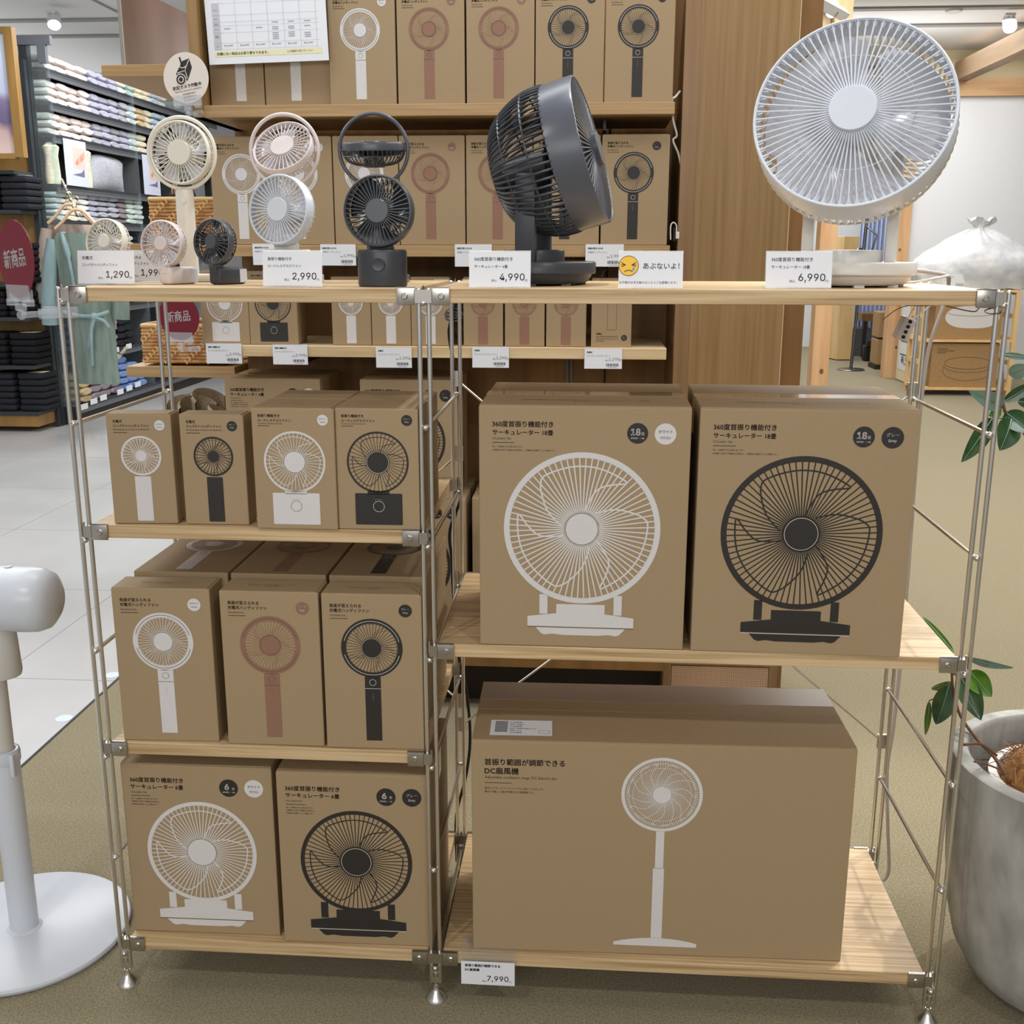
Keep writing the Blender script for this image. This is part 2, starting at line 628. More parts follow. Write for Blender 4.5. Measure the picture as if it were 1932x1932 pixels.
# ------------------------------------------------------------------ the steel shelving unit
W1, W2, D = .5751, .8705, .3973
X2 = W1+W2
H = 1.26
unit = thing('shelving_unit', 'stainless steel wire-frame shelving unit with oak boards holding the fan display', 'shelving unit', (0, 0, 0))
RUNG = [1.243, 1.048, .852, .656, .459, .263, .066]
for xp in (0, W1, X2):
    fr = MB()
    for y in (0, D):
        for dx in (-.0077, .0077):
            fr.tube([(xp+dx, y, .034), (xp+dx, y, H+.002)], .0038, 10)
            fr.ball((xp+dx, y, H+.002), .0038, 6)
        fr.tube([(xp, y, .02), (xp, y, .055)], .004, 8)
        fr.box(xp-.0077, xp+.0077, y-.003, y+.003, .036, .042)
        fr.box(xp-.0077, xp+.0077, y-.003, y+.003, .054, .060)
    for z in RUNG:
        fr.tube([(xp, -.002, z), (xp, D+.002, z)], .0035, 8)
        fr.ball((xp, -.0045, z), .0052, 8)
        fr.ball((xp, D+.0045, z), .0052, 8)
    f = fr.build('side_frame', 'steel', unit, True)
    for y in (0, D):
        MB(T(xp, y, 0)).lathe([(.0198, 0), (.0198, .002), (.0145, .009), (.0085, .017), (.0058, .021), (.005, .03)], 28).build('foot', 'steel', f, True)


def shelf(xa, xb, z):
    sb = MB().box(xa+.0135, xb-.0135, -.004, D+.004, z-.0225, z, .0012).build('shelf', 'oak_board', unit)
    for x, sg in ((xa, 1), (xb, -1)):
        for y, fy in ((0, -1), (D, 1)):
            m = MB()
            x0, x1 = sorted((x+sg*.0125, x+sg*.041))
            yo = y+fy*.0085
            m.box(x0, x1, min(yo, yo-fy*.003), max(yo, yo-fy*.003), z-.0255, z+.0022, .0008)
            m.box(x0, x1, min(yo, y+fy*.0035), max(yo, y+fy*.0035), z+.0005, z+.0022)
            m.box(min(x, x+sg*.014), max(x, x+sg*.014), min(yo, y-fy*.004), max(yo, y-fy*.004), z-.022, z-.002)
            sc = MB(AXIS((x+sg*.0285, yo, z-.012), (0, fy, 0)))
            sc.lathe([(.0052, 0), (.0052, .0012), (.0036, .0022), (.0034, .003), (.0016, .003), (.0014, .0018)], 16)
            m.v += sc.v
            b0 = len(m.v)-len(sc.v)
            m.f += [tuple(b0+i for i in f_) for f_ in sc.f]
            m.tube([(x, y+fy*.004, z+.004), (x, y+fy*.004, z-.017)], .0016, 6)
            m.build('bracket', 'steel_plate', sb, True)
    return sb


S2, S3, S4, R2, ST = .879, .4884, .1000, .6849, 1.265
for z in (ST, S2, S3, S4):
    shelf(0, W1, z)
for z in (ST, R2, S4):
    shelf(W1, X2, z)


def brace(xa, za, xb, zb, y):
    m = MB()
    sg = 1 if xb > xa else -1
    m.tube([(xa, y, za), (xb, y, zb)], .0021, 8)
    for x, z in ((xa, za), (xb, zb)):
        m.box(x-.011, x+.011, y-.002, y+.003, z-.012, z+.018)
    m.build('cross_brace', 'steel', unit, True)


brace(W1, 1.075, X2, .340, D+.010)
brace(W1, .346, X2, 1.060, D+.014)
brace(W1, .927, 0, .399, D+.010)
brace(W1, .399, 0, .927, D+.014)

# ------------------------------------------------------------------ cartons
BL = [(7, .24), (19, .53), (31, .675), (42, .81), (40, .835), (25, .82), (10, .82), (-6, .82), (-22, .825), (-36, .84), (-42, .79), (-48, .70), (-62, .5), (-82, .27)]


def fan_face(m, u, v, R, rin, hub, n, wd, blades=5, groove=False, rings=()):
    m.ring(u, v, rin, R, n=72)
    m.disc(u, v, hub, .0002, 48)
    m.ring(u, v, hub*1.03, hub*1.12, n=48)
    for k in range(n):
        a = 2*math.pi*(k+.5)/n
        c, s = math.cos(a), math.sin(a)
        m.stroke([(u+hub*1.05*c, v+hub*1.05*s), (u+rin*1.005*c, v+rin*1.005*s)], wd)
    for b in range(blades):
        pts = []
        for a, r in BL:
            t = R_(90-a-b*360/blades)
            pts.append((u+R*r*math.cos(t), v+R*r*math.sin(t), 0))
        pts = [(p.x, p.y) for p in smooth_path(pts, 4)]
        m.stroke(pts, wd*(1.25 if blades != 5 else .55), .0001)
    for r in rings:
        m.ring(u, v, r-wd*.5, r+wd*.5, .0001)


def base_circ(m, k, ox, oy, sh):
    P = lambda x, y: (ox+x*k, oy+y*k)
    for sx in (-1, 1):
        m.poly([P(sx*.0605-.0066, .03), P(sx*.0605+.0066, .03), P(sx*.0605+.0066, sh), P(sx*.0605-.0066, sh)])
    m.poly([P(-.0867, .0255), P(-.0867, .0085), P(.0867, .0085), P(.0867, .0255), P(.0394, .0315), P(.0394, .0475), P(-.0394, .0475), P(-.0394, .0315)], .0001)
    m.poly([P(-.0733, .0065), P(-.064, -.004), P(-.058, -.0062), P(-.046, -.0042), P(-.03, -.006), P(.03, -.006), P(.046, -.0042), P(.058, -.0062), P(.064, -.004), P(.0733, .0065)])


def d18(m):
    fan_face(m, .1652, .2012, .1255, .1162, .0262, 72, .0021, 3)
    base_circ(m, 1, .1652, .0265, .0635)


def d6(m):
    fan_face(m, .1372, .1655, .1, .0926, .0266, 66, .0017, 3)
    base_circ(m, 1.0, .1372, .0215, .0615)


def dhand(m):
    u, v = .0829, .1832
    fan_face(m, u, v, .0522, .0437, .0166, 44, .0009)
    m.rect(u-.0136, .0152, u+.0136, v-.0508)


def dhand_lines(m):
    u, v = .0829, .1832
    m.ring(u, v, .0474, .0482, .0004, a0=15, a1=165)
    m.ring(u, v, .0474, .0482, .0004, a0=195, a1=345)
    m.ring(u, v, .0172, .0176, .0004)
    m.ring(u, .1217, .0052, .0058, .0004)
    m.rect(u-.0136, .1103, u+.0136, .111, .0004)
    for k in range(4):
        m.disc(u, .0896+k*.0035, .0005, .0004, 8)


def dcomp(m):
    u, v = .0531, .1146
    fan_face(m, u, v, .0329, .0294, .0088, 30, .0011)
    m.rrect(u-.0133, .0051, u+.0133, v-.0342, .0015)


def ddesk(m):
    u, v = .0672, .1113
    fan_face(m, u, v, .0501, .0468, .0172, 42, .0009, 3)
    m.rect(u-.0178, .058, u+.0178, .0645)
    m.rrect(u-.0385, .008, u+.0385, .0603, .0018)


def ddesk_lines(m):
    m.ring(.0672, .0387, .0086, .0092, .0004)
    m.ring(.0672, .1113, .0176, .0181, .0004)
    for k in range(4):
        m.disc(.062+k*.0034, .0495+.0008*math.sin(k*1.05), .0005, .0004, 8)


def dbig(m):
    u, v = .3277, .3134
    fan_face(m, u, v, .0695, .0638, .0157, 90, .00075, 7, rings=(.05, .060))
    m.rect(.3198, .1731, .3342, .2437)
    m.rect(.3166, .0345, .3359, .1722)
    pts = [(.2512, .0183), (.2512, .0242)]
    for k in range(13):
        t = k/12
        pts.append((.2512+.1464*t, .0245+.0098*math.sin(math.pi*t)**.8))
    m.poly(pts+[(.3976, .0236), (.3976, .0172)])


def dcirc_lines(u, v, hub, oy):
    def f(m):
        m.ring(u, v, hub*.985, hub*1.01, .0004)
        m.rect(u-.0867, oy+.0068, u+.0867, oy+.0077, .0004)
    return f


INK = dict(white='ink_white', grey='ink_black', pink='ink_pink')
JP = dict(white=('ホワイト', 'White'), grey=('グレー', 'Grey'), pink=('ピンク', 'Pink'))
KIND = {
    '18': dict(w=.3335, h=.398, d=.298, t=[('360度首振り機能付き', .0216, .3655, .0962), ('サーキュレーター 18畳', .0216, .3528, .0962)], e=('Circulator fan', .0215, .3453, .0298), r=(.0215, .0567, .3405),
               s=[('遠くへ直進性のある風を送ります。', .0215, .3325, .0487), ('お部屋の空気や冷暖房の効率向上、洗濯物の部屋干しにも便利です。', .0215, .3268, .1)],
               b=[(.2502, .358, .0164, '18'), (.2936, .3575, .0168, 'c')], draw=d18, lines=dcirc_lines(.1652, .2012, .0262, .0265)),
    '6': dict(w=.272, h=.335, d=.24, t=[('360度首振り機能付き', .0157, .3008, .0962), ('サーキュレーター 6畳', .0157, .288, .0958)], e=('Circulator fan', .0158, .2795, .029), r=(.0157, .0506, .2745),
              s=[('遠くへ直進性のある風を送ります。', .0157, .267, .049), ('お部屋の空気や冷暖房の効率向上、', .0157, .2614, .052), ('洗濯物の部屋干しにも便利です。', .0157, .2559, .0485)],
              b=[(.1937, .294, .0169, '6'), (.239, .2942, .0169, 'c')], draw=d6, lines=dcirc_lines(.1372, .1655, .0266, .0215)),
    'hand': dict(w=.1685, h=.2775, d=.068, t=[('角度が変えられる', .0138, .2544, .0532), ('充電式ハンディファン', .0138, .2460, .0664)], e=('Handheld fan', .0139, .2388, .0271), r=(.014, .044, .2347), s=[],
                 b=[(.1409, .2502, .0112, 'c')], draw=dhand, lines=dhand_lines),
    'comp': dict(w=.1058, h=.1828, d=.048, t=[('充電式', .0111, .1692, .0152), ('コンパクトハンディファン', .0111, .162, .058)], e=('Rechargeable Compact handheld fan', .0111, .1562, .0592), r=(.0111, .0332, .1531), s=[],
                 b=[(.0867, .1649, .0084, 'c')], draw=dcomp, lines=None),
    'desk': dict(w=.1335, h=.1975, d=.111, t=[('首振り機能付き', .0102, .1836, .036), ('コードレスデスクファン', .0102, .1762, .0538)], e=('Oscillation Cordless desk fan', .0102, .1724, .0395), r=(.0102, .0292, .1697), s=[],
                 b=[(.1154, .1797, .0088, 'c')], draw=ddesk, lines=ddesk_lines),
    'big': dict(w=.652, h=.4055, d=.258, t=[('首振り範囲が調節できる', .0229, .3612, .1378), ('DC扇風機', .0229, .3443, .0584)], e=('Adjustable oscillation range DC Electric fan', .0228, .3345, .1236), r=(.0228, .0693, .328),
                s=[('操作しやすいようにスイッチを上部につけました。', .0227, .3158, .1018), ('静かで優しい風が特徴のDC扇風機です。', .0227, .3088, .0861)], b=[], draw=dbig, lines=None),
}


def carton(kind, colour, label, loc=None, rz=0, M=None, group=None, tape=True, upside=False, full=True):
    K = KIND[kind]
    w_, h_, d_ = K['w'], K['h'], K['d']
    if M is None:
        M = T(loc[0], loc[1], loc[2]+.0006) @ RZ(rz)
    t = thing('carton', label, 'box', M=M, group=group)
    MB().box(0, w_, 0, d_, 0, h_, .0016).build('carton_body', 'kraft', t)
    # lid flaps with the seam across the top
    lid = MB()
    if kind in ('18', '6', 'big'):
        lid.box(.001, w_-.001, .002, d_/2-.001, h_-.0002, h_+.0022)
        lid.box(.001, w_-.001, d_/2+.001, d_-.002, h_-.0002, h_+.0022)
    else:
        lid.box(.0015, w_-.004, .0012, d_-.004, h_-.0002, h_+.0012)
    lid.build('lid_flap', 'kraft', t)
    F = FRONT.copy()
    F[1][3] = -.0003
    if upside:
        F = FRONT @ T(w_, h_, .0003) @ RZ(180)
        Z = F
    m = MB(F)
    for s, u, v, wd in K['t']:
        m.text(s, u, v, wd, bold=.016)
    m.text(*K['e'])
    u0, u1, v = K['r']
    m.rect(u0, v-.0005, u1, v+.0005)
    if full:
        for s in K['s']:
            m.text(*s)
    m.build('title_print', 'ink_brown', t)
    m = MB(F)
    K['draw'](m)
    fp = m.build('fan_print', INK[colour], t)
    if K['lines']:
        m = MB(F)
        K['lines'](m)
        m.build('line_print', 'ink_soft' if colour != 'grey' else 'ink_white', fp)
    for u, v, r, c in K['b']:
        ink = 'ink_black' if c != 'c' else INK[colour]
        bd = MB(F).disc(u, v, r, .0001, 44).build('badge_print', ink, t)
        m = MB(F)
        if c == 'c':
            a, b = JP[colour]
            m.text(a, u, v+r*.08, r*(1.3 if len(a) > 3 else 1.15), bold=.01, w=.0004, align='c')
            m.text(b, u, v-r*.48, r*(.95 if len(b) > 4 else .75), w=.0004, align='c')
        else:
            m.text(c, u-r*.18, v-r*.18, r*(.85 if len(c) > 1 else .42), r*.62, bold=.02, w=.0004, align='c')
            m.text('畳', u+r*.5, v-r*.18, r*.32, bold=.01, w=.0004, align='c')
            m.text('適用畳数：〜%s畳' % c, u, v-r*.55, r*1.3, w=.0004, align='c')
        m.build('badge_lettering', 'ink_grey' if (c == 'c' and colour == 'white') else 'ink_white', bd)
    top = MB(T(0, 0, h_+.0026))
    full_name = K['t'][0][0]+K['t'][1][0]
    top.text(full_name, w_*.5, d_*(.2 if kind in ('18', '6') else .42), w_*(.62 if kind in ('18', '6') else .5), align='c')
    if kind != 'big':
        top.text(JP[colour][0], w_*.5, d_*(.2 if kind in ('18', '6') else .42)-w_*.045, w_*.12, align='c')
        top.build('lid_print', 'ink_soft', t)
    if kind == 'big':
        MB().box(.001, w_-.001, d_-.085, d_-.004, h_+.0021, h_+.0026).build('tape_film', 'tape_film', t)
    if tape and kind in ('18', '6'):
        MB().box(0, w_, d_/2-.024, d_/2+.024, h_+.0021, h_+.0026).box(-.0005, 0, d_/2-.024, d_/2+.024, h_-.06, h_+.0026).box(w_, w_+.0005, d_/2-.024, d_/2+.024, h_-.06, h_+.0026).build('packing_tape', 'kraft_shiny', t)
    return t


G1 = 'fan cartons on the steel shelves'
carton('comp', 'white', 'small kraft box printed with white handheld fan, far left of second steel shelf', (.05, .0021, S2), 4.3, group=G1)
carton('comp', 'grey', 'small kraft box printed with black handheld fan, on second steel shelf', (.1699, .0077, S2), 1.1, group=G1)
carton('desk', 'white', 'kraft box printed with white desk fan on square base, front of second steel shelf', (.2955, -.0105, S2), .1, group=G1)
carton('desk', 'grey', 'kraft box printed with black desk fan on square base, front of second steel shelf', (.4292, -.0040, S2), 0.6, group=G1)
carton('desk', 'white', 'desk fan carton right behind the white desk fan box on steel shelf', (.2955, .102, S2), .1, group=G1)
carton('desk', 'grey', 'desk fan carton right behind the black desk fan box on steel shelf', (.4305, .104, S2), .3, group=G1)
carton('hand', 'white', 'kraft box printed with white long-handled fan, left on third steel shelf', (.0325, .0029, S3), 1.7, group=G1)
carton('hand', 'pink', 'kraft box printed with brown-pink long-handled fan, middle of third steel shelf', (.2195, .0016, S3), .4, group=G1)
carton('hand', 'grey', 'kraft box printed with black long-handled fan, right end of third steel shelf', (.3935, -.0002, S3), .9, group=G1)
LAY = .0715
KIND['hand']['d'] = .0712
for i, (xx, c, nm) in enumerate(((.038, 'white', 'left'), (.2115, 'pink', 'middle'), (.3855, 'grey', 'right'))):
    for k in range(4):
        carton('hand', c, 'kraft fan box lying flat, %s of %s stack behind third-shelf boxes' % (('bottom', 'second from bottom', 'third from bottom', 'top')[k], nm),
               M=T(xx+(k % 2)*.003, .0795+.002*(k % 3), S3+LAY*(k+1)-.0015*0) @ RX(-90), group='flat boxes stacked behind the long-handled fan boxes')
KIND['hand']['d'] = .068
carton('6', 'white', 'kraft carton printed with white circulator fan marked 6, bottom left steel shelf', (.0141, .0166, S4), .7, group=G1)
carton('6', 'grey', 'kraft carton printed with black circulator fan marked 6, bottom left steel shelf', (.2982, .0053, S4), .6, group=G1)
carton('18', 'white', 'large kraft carton printed with white circulator fan marked 18', (.6595, -.0015, R2), -.4, group=G1)
carton('18', 'grey', 'large kraft carton printed with black circulator fan marked 18', (1.0055, -.0050, R2), -1.1, group=G1)
big = carton('big', 'white', 'biggest wide kraft carton with white pedestal fan print on bottom right shelf', (.6421, .0086, S4), 1.0, group=G1)
m = MB(T(.03, .018, .4055+.0028) @ RZ(1))
m.rect(0, 0, .108, .062)
sl = m.build('shipping_label', 'paper', big)
m = MB(T(.03, .018, .4055+.0031) @ RZ(1))
for k in range(22):
    m.rect(.008, .012+k*.0021, .03, .012+k*.0021+(.0012 if k % 3 else .0006))
for k, s in enumerate(('DC扇風機', '首振り範囲が', 'DC扇風機', '首振り範囲が調節できる', '調節できる', 'DC扇風機')):
    m.text(s, .034, .05-k*.0082, .0042*len(s))
m.rect(.085, .008, .104, .0085).rect(.085, .02, .104, .0205).rect(.085, .008, .0855, .02).rect(.1035, .008, .104, .02)
m.build('label_print', 'ink_text', sl)

# ------------------------------------------------------------------ fans on the top board
def fan_head(t, M, R, hub, n, prof, mt, sr=.0009, rw=.005, rd=.012, ribs=36, nb=5, rings=(), tabs=False, hub_z=.003, bz=(-.012, -.03), inner=0, cover=.62):
    MB(M).lathe([(R-rw, -.001), (R-rw*.6, .0012), (R-.0012, .0008), (R, -.0015), (R, -rd), (R-.002, -rd), (R-rw*.7, -.004), (R-rw, -.003), (R-rw, -.001)], 72, cap=False).build('rim', mt['rim'], t, True)
    g = MB(M)
    for k in range(n):
        a = 2*math.pi*(k+.5)/n
        c, s = math.cos(a), math.sin(a)
        g.tube([(hub*.9*c, hub*.9*s, hub_z*.5-.0012), ((R-rw*.6)*c, (R-rw*.6)*s, -.0015)], sr, 6)
        if tabs:
            tt = Vector((-s, c, 0))*sr*3.4
            p0, p1 = Vector(((R-rw*2.6)*c, (R-rw*2.6)*s, -.004)), Vector(((R-rw*.6)*c, (R-rw*.6)*s, -.004))
            g.add([p0-tt*.5, p0+tt*.5, p1+tt, p1-tt], [(0, 1, 2, 3)])
    if inner:
        pts = [(inner*math.cos(2*math.pi*k/60), inner*math.sin(2*math.pi*k/60), -.0035) for k in range(60)]
        g.tube(pts, sr*.9, 6, True)
    g.build('front_grille', mt['grille'], t, True)
    MB(M).lathe([(hub*.9, -.006), (hub, -.004), (hub, hub_z-.001), (hub-.0009, hub_z), (1e-5, hub_z)], 48).build('hub_cap', mt['hub'], t, True)
    cg = MB(M)
    pr_s = [(p.x, p.y) for p in smooth_path([(r, z, 0) for r, z in prof], 3)]
    for k in range(ribs):
        a = 2*math.pi*k/ribs
        c, s = math.cos(a), math.sin(a)
        cg.tube([(r*c, r*s, z) for r, z in pr_s], sr*(1.6 if tabs else 1.25), 5)
    for i in rings:
        r, z = prof[i]
        cg.tube([(r*math.cos(2*math.pi*k/64), r*math.sin(2*math.pi*k/64), z) for k in range(64)], sr*1.3, 6, True)
    r, z = prof[-1]
    cg.lathe([(r, z+.002), (r, z-.001), (r-.002, z-.003), (1e-5, z-.003)], 40)
    cg.build('rear_cage', mt['cage'], t, True)
    bl = MB(M)
    z0, z1 = bz
    for b in range(nb):
        vs, fs = [], []
        NR, NA = 7, 6
        for i in range(NR+1):
            f = i/NR
            r = hub*.7+(R*.93-hub*.7)*f
            span = R_(360/nb*(cover+.22*f))
            off = R_(b*360/nb)+R_(26)*f
            for j in range(NA+1):
                q = j/NA
                a = off+span*(q-.5)*(1 if f < .95 else .8)
                vs.append((r*math.cos(a), r*math.sin(a), z0+(z1-z0)*(q*(1-.35*f)+.17*f)))
        for i in range(NR):
            for j in range(NA):
                k = i*(NA+1)+j
                fs.append((k, k+1, k+NA+2, k+NA+1))
        bl.add(vs, fs)
    bl.lathe([(hub*.8, z0+.003), (hub*.8, z1), (1e-5, z1)], 24)
    bl.build('blades', mt['blade'], t, True)
    MB(M).lathe([(hub*.75, z1-.001), (hub*.85, z1-.004), (hub*.85, prof[-1][1]+.001), (1e-5, prof[-1][1]+.001)], 28).build('motor_housing', mt['cage'], t, True)


PAL = dict(white=dict(rim='plastic_white', grille='plastic_white', hub='plastic_white', cage='plastic_white_warm', blade='blade_light'),
           cream=dict(rim='plastic_cream', grille='plastic_cream', hub='plastic_cream', cage='plastic_cream', blade='blade_light'),
           pink=dict(rim='plastic_pink', grille='plastic_pink', hub='plastic_pink', cage='plastic_pink', blade='blade_light'),
           grey=dict(rim='plastic_grey', grille='plastic_grey', hub='plastic_grey', cage='plastic_char', blade='blade_dark'),
           char=dict(rim='plastic_dark_shiny', grille='plastic_grey', hub='plastic_grey', cage='plastic_char', blade='blade_dark'))
BODY = dict(white='plastic_white_warm', cream='plastic_cream', pink='plastic_pink', grey='plastic_char')


def local(t):
    bpy.context.view_layer.update()
    return t.matrix_world.inverted()


def handheld(label, c, px, py, Y, nrm, stand_px):
    """ring fan on a long handle set upright in a flat stand"""
    p = at(px, py, Y)
    t = thing('handheld_fan', label, 'fan', (p.x, Y, ST), group='hand fans on display')
    cz = p.z-ST
    R = .0605
    rg = MB(AXIS((0, 0, cz), (0, -1, 0)))
    rg.tube([(R*math.cos(2*math.pi*k/72), R*math.sin(2*math.pi*k/72), 0) for k in range(72)], .0034, 10, True)
    rg.build('swivel_ring', PAL[c]['rim'], t, True)
    pv = MB()
    for s in (-1, 1):
        pv.tube([(s*.054, 0, cz), (s*R, 0, cz)], .003, 8)
    pv.build('pivot', PAL[c]['rim'], t, True)
    m = MB()
    m.lathe([(.001, cz-R+.0005), (.0155, cz-R-.002), (.0165, cz-R-.012), (.0175, .02), (.0165, .012)], 32, sy=.62)
    h = m.build('handle', PAL[c]['rim'], t, True)
    MB(AXIS((0, -.0108, cz-R-.022), (0, -1, 0))).lathe([(.0058, -.003), (.0058, .0008), (.005, .0012), (1e-5, .0012)], 24).build('power_button', PAL[c]['rim'], h, True)
    d = MB(AXIS((0, -.0109, cz-R-.05), (0, -1, 0)))
    for k in range(4):
        d.disc(0, -k*.0045, .0006, .0004, 8)
    d.build('indicator_dots', 'ink_grey', h)
    sb = MB().box(-.02, .055, -.03, .03, 0, .0135, .003)
    sb.build('stand_base', PAL[c]['rim'], t, True)
    M = AXIS((0, 0, cz), nrm)
    M = M @ T(0, 0, .012)
    fan_head(t, M, .0545, .0212, 36, [(.0535, -.012), (.052, -.022), (.044, -.032), (.03, -.037), (.02, -.038)], PAL[c], .0009, .0045, .012, 40, 5, rings=(1, 3), bz=(-.010, -.024), cover=.34)
    return t


handheld('cream long-handled fan with ring head standing on flat base', 'cream', 343, 289, .28, (-.04, -1, .03), 370)
handheld('pink ring fan with upturned head behind the white desk fan', 'pink', 537, 284, .28, (-.12, -.80, .59), 530)
handheld('dark ring fan with head turned flat upward behind the dark desk fan', 'grey', 705, 283, .28, (0, -.10, .995), 705)


def desk_fan(label, c, px, py, Y, nrm, R=.0555):
    p = at(px, py, Y)
    t = thing('desk_fan', label, 'fan', (p.x, Y, ST), group='desk fans on display')
    cz = p.z-ST
    n = Vector(nrm).normalized()
    yb = .022
    m = MB(T(-n.x*.02, yb, 0))
    m.lathe([(.036, .0), (.0385, .001), (.0395, .004), (.0395, .054), (.038, .0572), (.035, .058), (1e-5, .058)], 40, sy=.82)
    b = m.build('base', BODY[c], t, True)
    MB(AXIS((-n.x*.02, yb-.0322, .0345), (0, -1, 0))).lathe([(.0105, -.002), (.0105, .002), (.0098, .0034), (.0085, .003), (1e-5, .0032)], 32).build('knob', BODY[c], b, True)
    m = MB(T(-n.x*.02, yb, 0)).box(-.0185, .0185, -.013, .013, .056, cz-R+.004, .004)
    m.build('neck', BODY[c], t, True)
    fan_head(t, AXIS((0, 0, cz), nrm), R, .0186, 42, [(R-.001, -.014), (R-.002, -.022), (R-.009, -.035), (R-.025, -.043), (.02, -.045)], PAL[c], .0010, .0042, .018, 40, 3, rings=(1, 3), bz=(-.012, -.03), cover=.46 if c == 'white' else .6)
    return t


desk_fan('white cordless desk fan with round head, behind the 2,990 price stand', 'white', 524, 395, .075, (-.30, -.95, .13))
desk_fan('dark grey cordless desk fan with knob on drum base', 'grey', 711.5, 397.5, .045, (-.10, -.99, .06))


def compact(label, c, px, py, Y, nrm, R=.0385, turn=64):
    p = at(px, py, Y)
    t = thing('compact_fan', label, 'fan', (p.x, Y, ST), group='compact fans on display')
    cz = p.z-ST
    m = MB(T(.012, -.012, 0) @ RZ(38))
    m.v = []
    prof = []
    q = MB()
    # handle folded back as a foot: rounded bar lying on the board
    HB = T(.0045, -.010, .0143) @ RZ(turn)
    bm_ = MB(HB)
    bm_.box(-.0005, .062, -.0145, .0145, -.0143, .0143, .006)
    b = bm_.build('folded_handle', BODY[c], t, True)
    MB(HB).box(.044, .0605, -.0148, -.0142, -.011, .011).build('rating_sticker', 'paper_grey', b)
    MB(HB).box(-.0015, .006, -.006, .004, .004, .0158).build('hinge', BODY[c], t)
    MB().box(-.006, .014, -.008, .01, .024, cz-R+.003, .002).build('neck', BODY[c], t)
    fan_head(t, AXIS((0, -.004, cz), nrm), R, .0112, 28, [(R-.001, -.011), (R-.0015, -.018), (R-.008, -.027), (R-.02, -.031), (.012, -.032)], PAL[c], .0008, .0036, .012, 30, 5, rings=(1, 3), bz=(-.008, -.022), cover=.36)
    return t


compact('cream compact fan, lower half hidden behind the 1,290 price stand', 'cream', 198.7, 455, .135, (-.25, -.95, .18), turn=118)
compact('pink compact fan on folded handle between the cream and black ones', 'pink', 305, 459, .125, (-.16, -.98, .1))
compact('black compact fan on folded handle, right of the pink one', 'grey', 400, 456, .125, (-.36, -.92, .1))


def circulator(label, c, bpx, Y, nrm, R, front, piv_z, k, hub, ribs, nb=3, depth=.158, yaw=0):
    p = at(bpx, 517, Y)
    t = thing('circulator_fan', label, 'fan', (p.x, Y, ST), rz=yaw)
    body = 'plastic_char' if c == 'char' else 'plastic_white_warm'
    m = MB().lathe([(.086*k, 0.003), (.092*k, .006), (.098*k, .016), (.098*k, .0185), (1e-5, .0185)], 56)
    for a in range(0, 360, 45):
        m.box(.08*k*math.cos(R_(a))-.008, .08*k*math.cos(R_(a))+.008, .08*k*math.sin(R_(a))-.008, .08*k*math.sin(R_(a))+.008, 0, .004)
    m.build('foot', body, t, True)
    MB().lathe([(.103*k, .0185), (.105*k, .0205), (.105*k, .036), (.103*k, .0385), (1e-5, .0395)], 64).build('turntable', body, t, True)
    MB().lathe([(.052*k, .038), (.052*k, .0555), (.0505*k, .0575), (1e-5, .058)], 48).build('motor_step', body, t, True)
    n = Vector(nrm).normalized()
    zz = Vector((0, 0, 1))
    bpy.context.view_layer.update()
    lat = Vector((-n.y, n.x, 0)).normalized()
    inv = Matrix.Rotation(-R_(yaw), 3, 'Z')
    latl, nl = inv @ lat, inv @ n
    for s in (-1, 1):
        a = MB(T(*(latl*s*.064*k)) @ RZ(math.degrees(math.atan2(latl.y, latl.x))))
        a.box(-.0085*k, .0085*k, -.017*k, .017*k, .036, piv_z-.012*k, .003)
        a.build('support_arm', body, t, True)
    fc = Vector((0, 0, piv_z))+nl*front
    fan_head(t, AXIS(fc, nl), R, hub, 72, depth, PAL[c], .0013*k, .0052*k, .052*k, ribs, nb, rings=(2, 4, 6), tabs=True, hub_z=.014*k, bz=(-.02*k, -.075*k), inner=R*.6, cover=.76)
    return t


k6 = 1.0
pr6 = [(.1185, -.05), (.1195, -.062), (.117, -.085), (.109, -.108), (.098, -.128), (.084, -.146), (.066, -.157)]
circulator('dark grey circulator fan tilted up and turned to the right', 'char', 1007, .19, (.955, -.15, .275), .1195, .100, at(1007, 317, .19).z-ST, 1.0, .028, 64, depth=pr6)
k18 = 1.3
pr18 = [(.1485, -.045), (.149, -.06), (.146, -.08), (.137, -.105), (.120, -.13), (.1, -.15), (.075, -.16)]
circulator('large white circulator fan facing the front on top right board', 'white', 1598, .17, (-.28, -.905, .325), .150, .105, at(1598, 266, .17).z-ST, 1.03, .0352, 76, depth=pr18)


# ------------------------------------------------------------------ price stands on the top board
def price_stand(label, px0, py0, px1, py1, Y, lines, price, tilt=8):
    a, b = at(px0, py0, Y), at(px1, py1, Y)
    wd, ht = b.x-a.x, .0575
    t = thing('price_stand', label, 'price sign', (a.x, Y, ST), group='acrylic price stands on the top boards')
    Mt = RX(-tilt)
    MB(Mt).box(0, wd, .0012, .0026, .001, ht, 0).build('acrylic_holder', 'acrylic', t)
    MB().box(0, wd, -.012, .035, 0, .0012).build('acrylic_foot', 'acrylic', t)
    MB(Mt).box(.0006, wd-.0006, .0004, .0008, .0025, ht-.0015).build('price_card', 'paper', t)
    m = MB(Mt @ FRONT @ T(0, 0, -.0001))
    y = ht*.72
    for s, f in lines:
        m.text(s, wd*.085, y, wd*f, bold=.006)
        y -= ht*.185
    if price:
        m.text(price, wd*.90, ht*.17, wd*(.40 if len(price) < 6 else .45), bold=.004, align='r')
        m.text('税込', wd*.45, ht*.17, wd*.085, align='r')
        m.text('円', wd*.905, ht*.17, wd*.04)
    m.build('card_print', 'ink_text', t)
    return t, Mt, wd, ht


